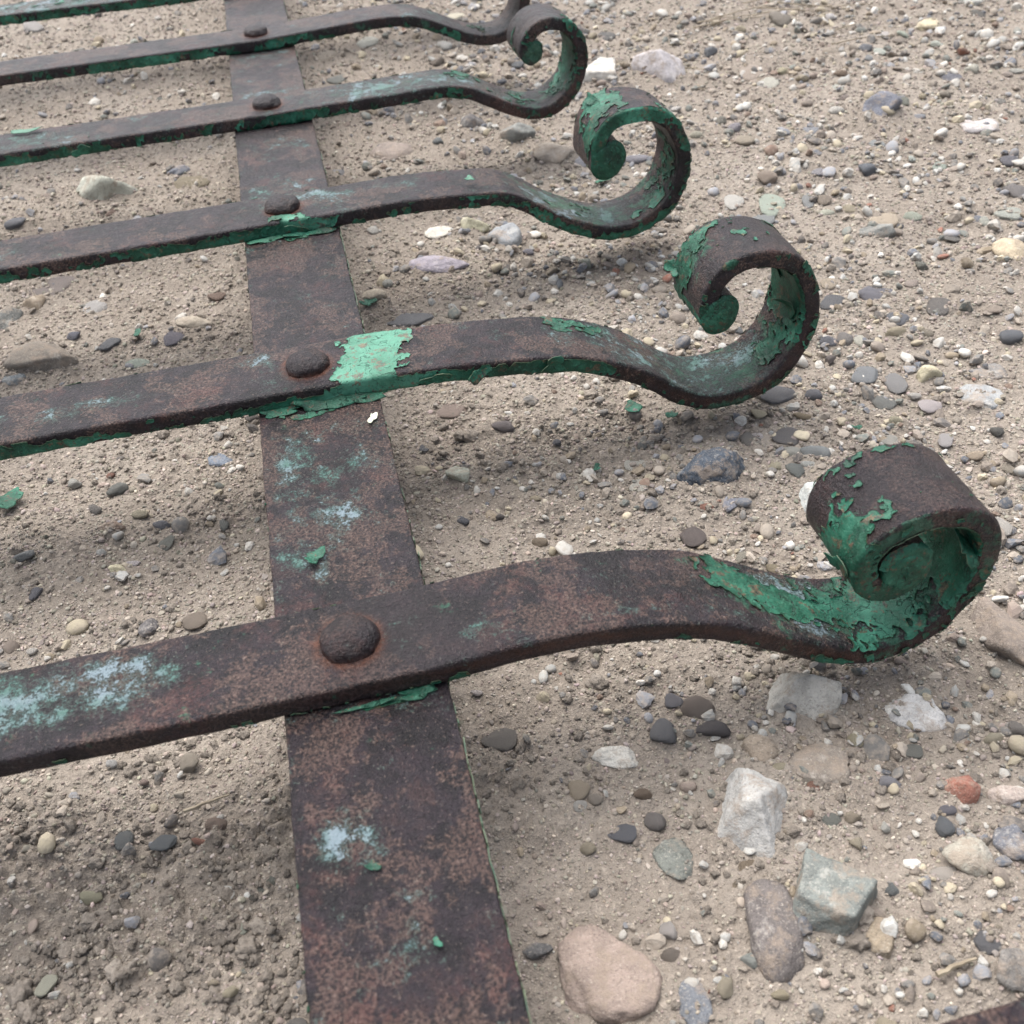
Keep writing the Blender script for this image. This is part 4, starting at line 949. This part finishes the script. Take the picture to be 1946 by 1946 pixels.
EYE = {-1: (171, 20, 7.0), 0: (160.6, 4.6, 7.2), 1: (161.3, 7.0, 7.9), 2: (162.1, 10.4, 8.5), 3: (159, 20, 7.0), 4: (159, 20, 7.0), 5: (159, 20, 7.0)}
def eye_mesh(rad, seed):
    """the solid rolled-up end of a scroll, lying across the bar"""
    h = BW / 2 + 0.0005; c = 0.0016; n = 40
    prof = [(0.02, -h - 0.0002), (0.3, -h - 0.0002), (0.6, -h - 0.0001), (1 - c / rad, -h)] + [(1 - (c / rad) * (1 - math.sin(a)), -h + c * (1 - math.cos(a))) for a in (0.4, 0.8, 1.2)] + [(1, -h + c)]
    prof += [(1, -h + c + (2 * h - 2 * c) * k / 14) for k in range(1, 14)]; prof += [(a, -b) for a, b in prof[7::-1]]
    A = np.linspace(0, 2 * math.pi, n, endpoint=False); V = np.array([(rad * a * math.cos(x), b, rad * a * math.sin(x)) for a, b in prof for x in A])
    V += V / np.linalg.norm(V, axis=1)[:, None] * (0.00035 * n3(V * 260 + seed, seed) + 0.0002 * n3(V * 700 + seed, seed + 1))[:, None]
    i = np.arange(len(prof) * n).reshape(len(prof), n); j = np.roll(i, -1, 1)
    m = np_mesh('scroll_eye', V, [np.stack([i[:-1], i[1:], j[1:], j[:-1]], -1).reshape(-1, 4)[:, ::-1], i[0][None, :], i[-1][None, ::-1]])
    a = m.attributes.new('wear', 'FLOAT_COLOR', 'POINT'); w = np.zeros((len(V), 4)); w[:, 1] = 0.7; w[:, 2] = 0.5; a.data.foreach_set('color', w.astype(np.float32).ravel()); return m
bars = {}
for k in (-1, 0, 1, 2, 3, 4, 5):
    step = {0: 0.0008, 1: 0.0008, 2: 0.001, 3: 0.0012}.get(k, 0.0016)
    left = [(-600, 0), (-480, 0), (-350, 0.2), (-260, 0), (-150, 0.1), (-80, 0), (-25, 0), (0, 0)]
    pr, ar = spline([(a, b + 0.35) for a, b in left + SCROLL[k]], step * 1000)
    pr /= 1000; ar = ar / 1000
    cut = pr[:, 0] > -0.36
    pr, ar = pr[cut], ar[cut]
    ar = ar - ar[np.argmin(np.abs(pr[:200000, 0]) + (ar - ar[0] > 0.5) * 9)]   # s = 0 at the rivet
    sw = Sweep(pr, ar, BW, BT, step * 1.15, k + 2, curl=True)
    A, U = sw.A.ravel(), sw.Vv.ravel()
    big = chip_noise(A, U, 40 + 11 * k).reshape(sw.n, sw.m)
    wear = np.zeros((sw.n, sw.m, 4))
    wear[..., 0] = np.clip(RES_BASE[k] * 0.6 + np.minimum(1.3 * sw.blobs(RESIDUE[k]), 0.74 if k == 0 else 0.58), 0, 1)
    wear[..., 1] = np.clip(0.12 + sw.blobs(STAIN[k]), 0, 1)
    wear[..., 2] = np.clip(sw.blobs(FRESH_SHADE[k]), 0, 1)
    ring = np.hypot(sw.A + 0.0018, sw.P[..., 1]) ; wear[..., 3] = np.exp(-((ring - 0.0092) / 0.0016) ** 2) * (sw.face[None] == 0) + np.clip(sw.blobs(ORANGE[k]), 0, 1)
    bar = add_obj('scroll_bar', sw.mesh('scroll_bar', wear), M['iron'], grille)
    bar.location = (0, k * STEP + OFFY[k], 0); bar.rotation_euler = (0, 0, math.radians(YAW[k]))
    facebase = np.array(FACE_BASE[k])[sw.face][None]
    facebase = facebase + (0.26 if k < 2 else 0.16) * smooth(0.4, -0.9, sw.u)[None] * (sw.face == 1)[None]
    field = facebase + sw.blobs(PAINT[k]) + big
    if k >= 0:
        pm = sw.paint_sheet(field, 0.00020, 0.00045, k, (0.004, 0.046) if k == 1 else (0.0, 0.016) if k == 2 else None)
        if pm: tag(add_obj('peeling_paint', pm, None, bar), kind='stuff')
    rv = add_obj('rivet', rivet_mesh(20 + k), M['iron'], bar); rv.location = (-0.0018, 0, BT + 0.0003); rv.rotation_euler = (0, 0, k * 1.3)
    ex, ez, er = EYE[k]; eye = add_obj('scroll_eye', eye_mesh(er / 1000, k + 3), M['paint'] if k in (0, 1, 2) else M['iron'], bar)
    eye.location = (ex / 1000, 0, ez / 1000 + 0.00035)
    bars[k] = (bar, sw, pr, ar)

# flat band under the bars
step = 0.0011
ay = np.arange(-0.34, 1.0, step)
prb = np.c_[ay, np.zeros_like(ay)]
sb = Sweep(prb, ay, BAND, 0.0058, step, 9, rc=0.0007)
w = np.zeros((sb.n, sb.m, 4))
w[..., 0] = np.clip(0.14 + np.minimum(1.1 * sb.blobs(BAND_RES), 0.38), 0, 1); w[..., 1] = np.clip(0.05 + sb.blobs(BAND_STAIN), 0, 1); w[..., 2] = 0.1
band = add_obj('cross_band', sb.mesh('cross_band', w), M['iron'], grille)
band.location = (0, 0, -0.0058); band.rotation_euler = (0, 0, math.pi / 2)
fb = np.array([-1.0, -0.25, -0.6, -0.5])[sb.face][None] + sb.blobs(BAND_PAINT) + chip_noise(sb.A.ravel(), sb.Vv.ravel(), 201).reshape(sb.n, sb.m)
pm = sb.paint_sheet(fb, 0.00026, 0.0004, 5)
if pm: tag(add_obj('peeling_paint', pm, None, band), kind='stuff')

# ------------------------------------------------------------------ curled chips still hanging on the bars (parts of the bars)
def on_bar(k, s_mm, face, u, out=0.0004):
    bar, sw, pr, ar = bars[k]
    i = int(np.argmin(np.abs(ar - s_mm / 1000))); f = 'TNBF'.index(face)
    js = np.where(sw.face == f)[0]; j = js[np.argmin(np.abs(sw.u[js] - u))]
    p = sw.P[i, j]; n = sw.N[i, j]; return Vector(p + n * out), Vector(n)
def hang(k, s_mm, face, u, size, bend, seed, tilt=(0, 0), mat='paint', ratio=0.65, out=0.0006, roll=0.0):
    p, n = on_bar(k, s_mm, face, u, out)
    o = flake(seed, size, bend, M[mat], bars[k][0], ratio=ratio)
    q = n.to_track_quat('Z', 'Y')
    from mathutils import Euler
    o.rotation_euler = (q.to_matrix() @ Euler((tilt[0], tilt[1], roll)).to_matrix()).to_euler(); o.location = p
hang(1, 236, 'T', -.45, .012, .5, 1, (.5, .2), out=.0016)
hang(1, 252, 'T', .6, .010, .5, 2, (.3, .5), out=.0015)
hang(1, 318, 'B', .93, .009, .4, 3, (-.5, .4), out=.0012)
hang(1, 46, 'N', -.3, .011, .4, 4, (.3, 0), ratio=.5, out=.001)
hang(1, 62, 'N', -.5, .009, .5, 5, (-.3, .3), ratio=.6, out=.001)
hang(1, 92, 'N', 0, .010, .3, 6, (.2, 0), ratio=.7, out=.001)
hang(1, -138, 'N', -.2, .012, .4, 7, (.35, .1), ratio=.6, out=.001)
hang(0, 228, 'T', -.8, .014, .5, 8, (.5, -.2), out=.0016, ratio=.8)
hang(0, 296, 'B', -.6, .010, .15, 9, (.05, .1), out=.0008, ratio=.7)
hang(2, 2, 'N', -.4, .010, .15, 12, (.15, 0), out=.0008, ratio=.6)
hang(2, 300, 'B', .6, .010, .4, 13, (.15, .2), out=.001)
hang(3, -110, 'N', -.6, .010, .2, 14, (.3, 0), out=.0008, ratio=.7)
# paint ridges squeezed along the joints between bar and band (parts of the band)
for seed, (x, y, z, size, ratio, rx, mt) in enumerate([(.004, .1315, .0011, .026, .22, .5, 'paint'), (.018, .1312, .0009, .018, .24, .35, 'paint'), (-.014, .1318, .0011, .018, .22, .4, 'paint'),
                                                       (.014, -.0178, .0006, .012, .26, .2, 'paint'), (.0, -.0184, .0007, .014, .12, .3, 'paint'), (.01, .2812, .0008, .02, .22, .3, 'paint'), (-.012, .2812, .0008, .016, .22, .3, 'mint')]):
    o = flake(60 + seed, size, .06, M[mt], grille, ratio=ratio); o.location = (x, y, z); o.rotation_euler = (rx, 0, .02)

# ------------------------------------------------------------------ loose chips of paint (things of their own)
def loose(label, x, y, z, size, bend, mat, seed, rot, ratio=.7):
    o = flake(seed, size, bend, M[mat], None, ratio=ratio); o.location = (x, y, z); o.rotation_euler = rot
    tag(o, label, 'paint chip', 'loose chips of green paint')
G = lambda x, y: hl(x, y) + 0.0022
loose('leaf-shaped green paint chip lying on the band between the two nearest bars', -.0088, .0459, LIFT + .0012, .0068, .25, 'paint', 31, (.05, .08, .5), .85)
loose('white backed oval paint chip lying on the band just below the second bar', .0187, .1165, LIFT + .0010, .0052, .15, 'pale', 32, (.1, -.1, 1.1), .55)
loose('small green paint chip lying on top of the third bar', .0922, .2940 + .0027, LIFT + .0090, .0052, .2, 'mint', 33, (.05, 0, .2), .8)
loose('thin mint paint chip lying on top of the fourth bar at left', -.1426, .4585, LIFT + .0092, .0150, .1, 'mint', 34, (.0, 0, .0), .4)
loose('tiny mint paint chip beside the blue stain at the front of the band', -.0047, -.0677, LIFT + .0008, .0036, .2, 'paint', 35, (.1, .1, .3))
loose('tiny mint paint chip at the front of the band near its right edge', .0070, -.0905, LIFT + .0008, .0026, .2, 'paint', 36, (.1, .1, 2.3))
for lab, x, y, sz, sd, mt in [('folded dark green paint chip on the soil at the left edge', -.1383, .1786, .015, 37, 'paint'), ('dark green paint chip on the soil under the second bar, left of its scroll', .1358, .1637, .010, 38, 'paint'),
      ('small dark green paint chip right under the belly of the second scroll', .1507, .1542, .007, 39, 'paint'), ('tiny green paint chip on the soil in the gap above the nearest bar', .1074, .1255, .0045, 40, 'paint'),
      ('mint green paint chip on the soil seen through the third scroll', .1930, .3989, .013, 41, 'mint'), ('tiny teal paint chip on the gravel right of the second scroll', .2227, .1203, .0045, 42, 'paint'),
      ('green paint chip on the soil beside the band above the second bar', .0325, .2973, .010, 43, 'paint'), ('tiny green paint chip on the soil left of the band above the second bar', -.0897, .3107, .0075, 44, 'paint')]:
    loose(lab, x, y, G(x, y), sz, .35, mt, sd, (random.uniform(-.15, .15), random.uniform(-.15, .15), random.uniform(0, 6)), .6)

# ------------------------------------------------------------------ twigs and straw
def strand(name, pts, r, mat):
    V, F = [], []; n = 6; P = np.array(pts, float)
    T = np.gradient(P, axis=0)
    for i, (p, t) in enumerate(zip(P, T)):
        t = t / np.linalg.norm(t); a = np.cross(t, (0, 0, 1)); a /= np.linalg.norm(a); b = np.cross(t, a)
        rr = r * (1 - 0.55 * i / (len(P) - 1))
        for k in range(n): V.append(p + rr * (math.cos(6.283 * k / n) * a + math.sin(6.283 * k / n) * b))
    for i in range(len(P) - 1):
        for k in range(n): F.append((i * n + k, i * n + (k + 1) % n, (i + 1) * n + (k + 1) % n, (i + 1) * n + k))
    m = bpy.data.meshes.new(name); m.from_pydata([tuple(v) for v in V], [], F + [tuple(range(n))[::-1], tuple(range((len(P) - 1) * n, len(P) * n))]); m.update()
    return add_obj(name, m, mat)
def line(a, b, r, seed, name='twig', lift=.0015):
    q = np.random.default_rng(seed); t = np.linspace(0, 1, 9); x = a[0] + (b[0] - a[0]) * t; y = a[1] + (b[1] - a[1]) * t
    L = math.dist(a, b); nx_, ny_ = -(b[1] - a[1]) / L, (b[0] - a[0]) / L; w = 0.06 * L * np.sin(t * 3.1) * q.normal() + 0.01 * L * q.normal(size=9)
    x = x + nx_ * w; y = y + ny_ * w
    return strand(name, np.c_[x, y, h_low(x, y) + lift + r], r, M['straw'])
tag(line((-.0632, -.0004), (-.0490, .0014), .0007, 1), 'short dry twig on the crumbly soil below the nearest bar at left', 'twig')
tag(line((.1299, -.1067), (.1416, -.1055), .0009, 2), 'tan twig on the gravel near the lower right corner', 'twig')
bits = []
for i in range(12):
    x = rng.uniform(.26, .46); y = rng.uniform(.52, .80); a = rng.uniform(-.5, .5); L = rng.uniform(.03, .09)
    bits.append(line((x, y), (x + L * math.cos(a), y + L * math.sin(a)), .0006, 10 + i, 'dry_straw', .002))
V, F, n0 = [], [], 0
for o in bits:                                      # a thin scatter that reads as one mat of straw
    V += [v.co[:] for v in o.data.vertices]; F += [[n0 + k for k in pl.vertices] for pl in o.data.polygons]; n0 = len(V)
    bpy.data.objects.remove(o)
m = bpy.data.meshes.new('dry_straw'); m.from_pydata(V, [], F); m.update()
tag(add_obj('dry_straw', m, M['straw']), 'thin scatter of dry straw on the soil beyond the scrolls', 'straw', kind='stuff')
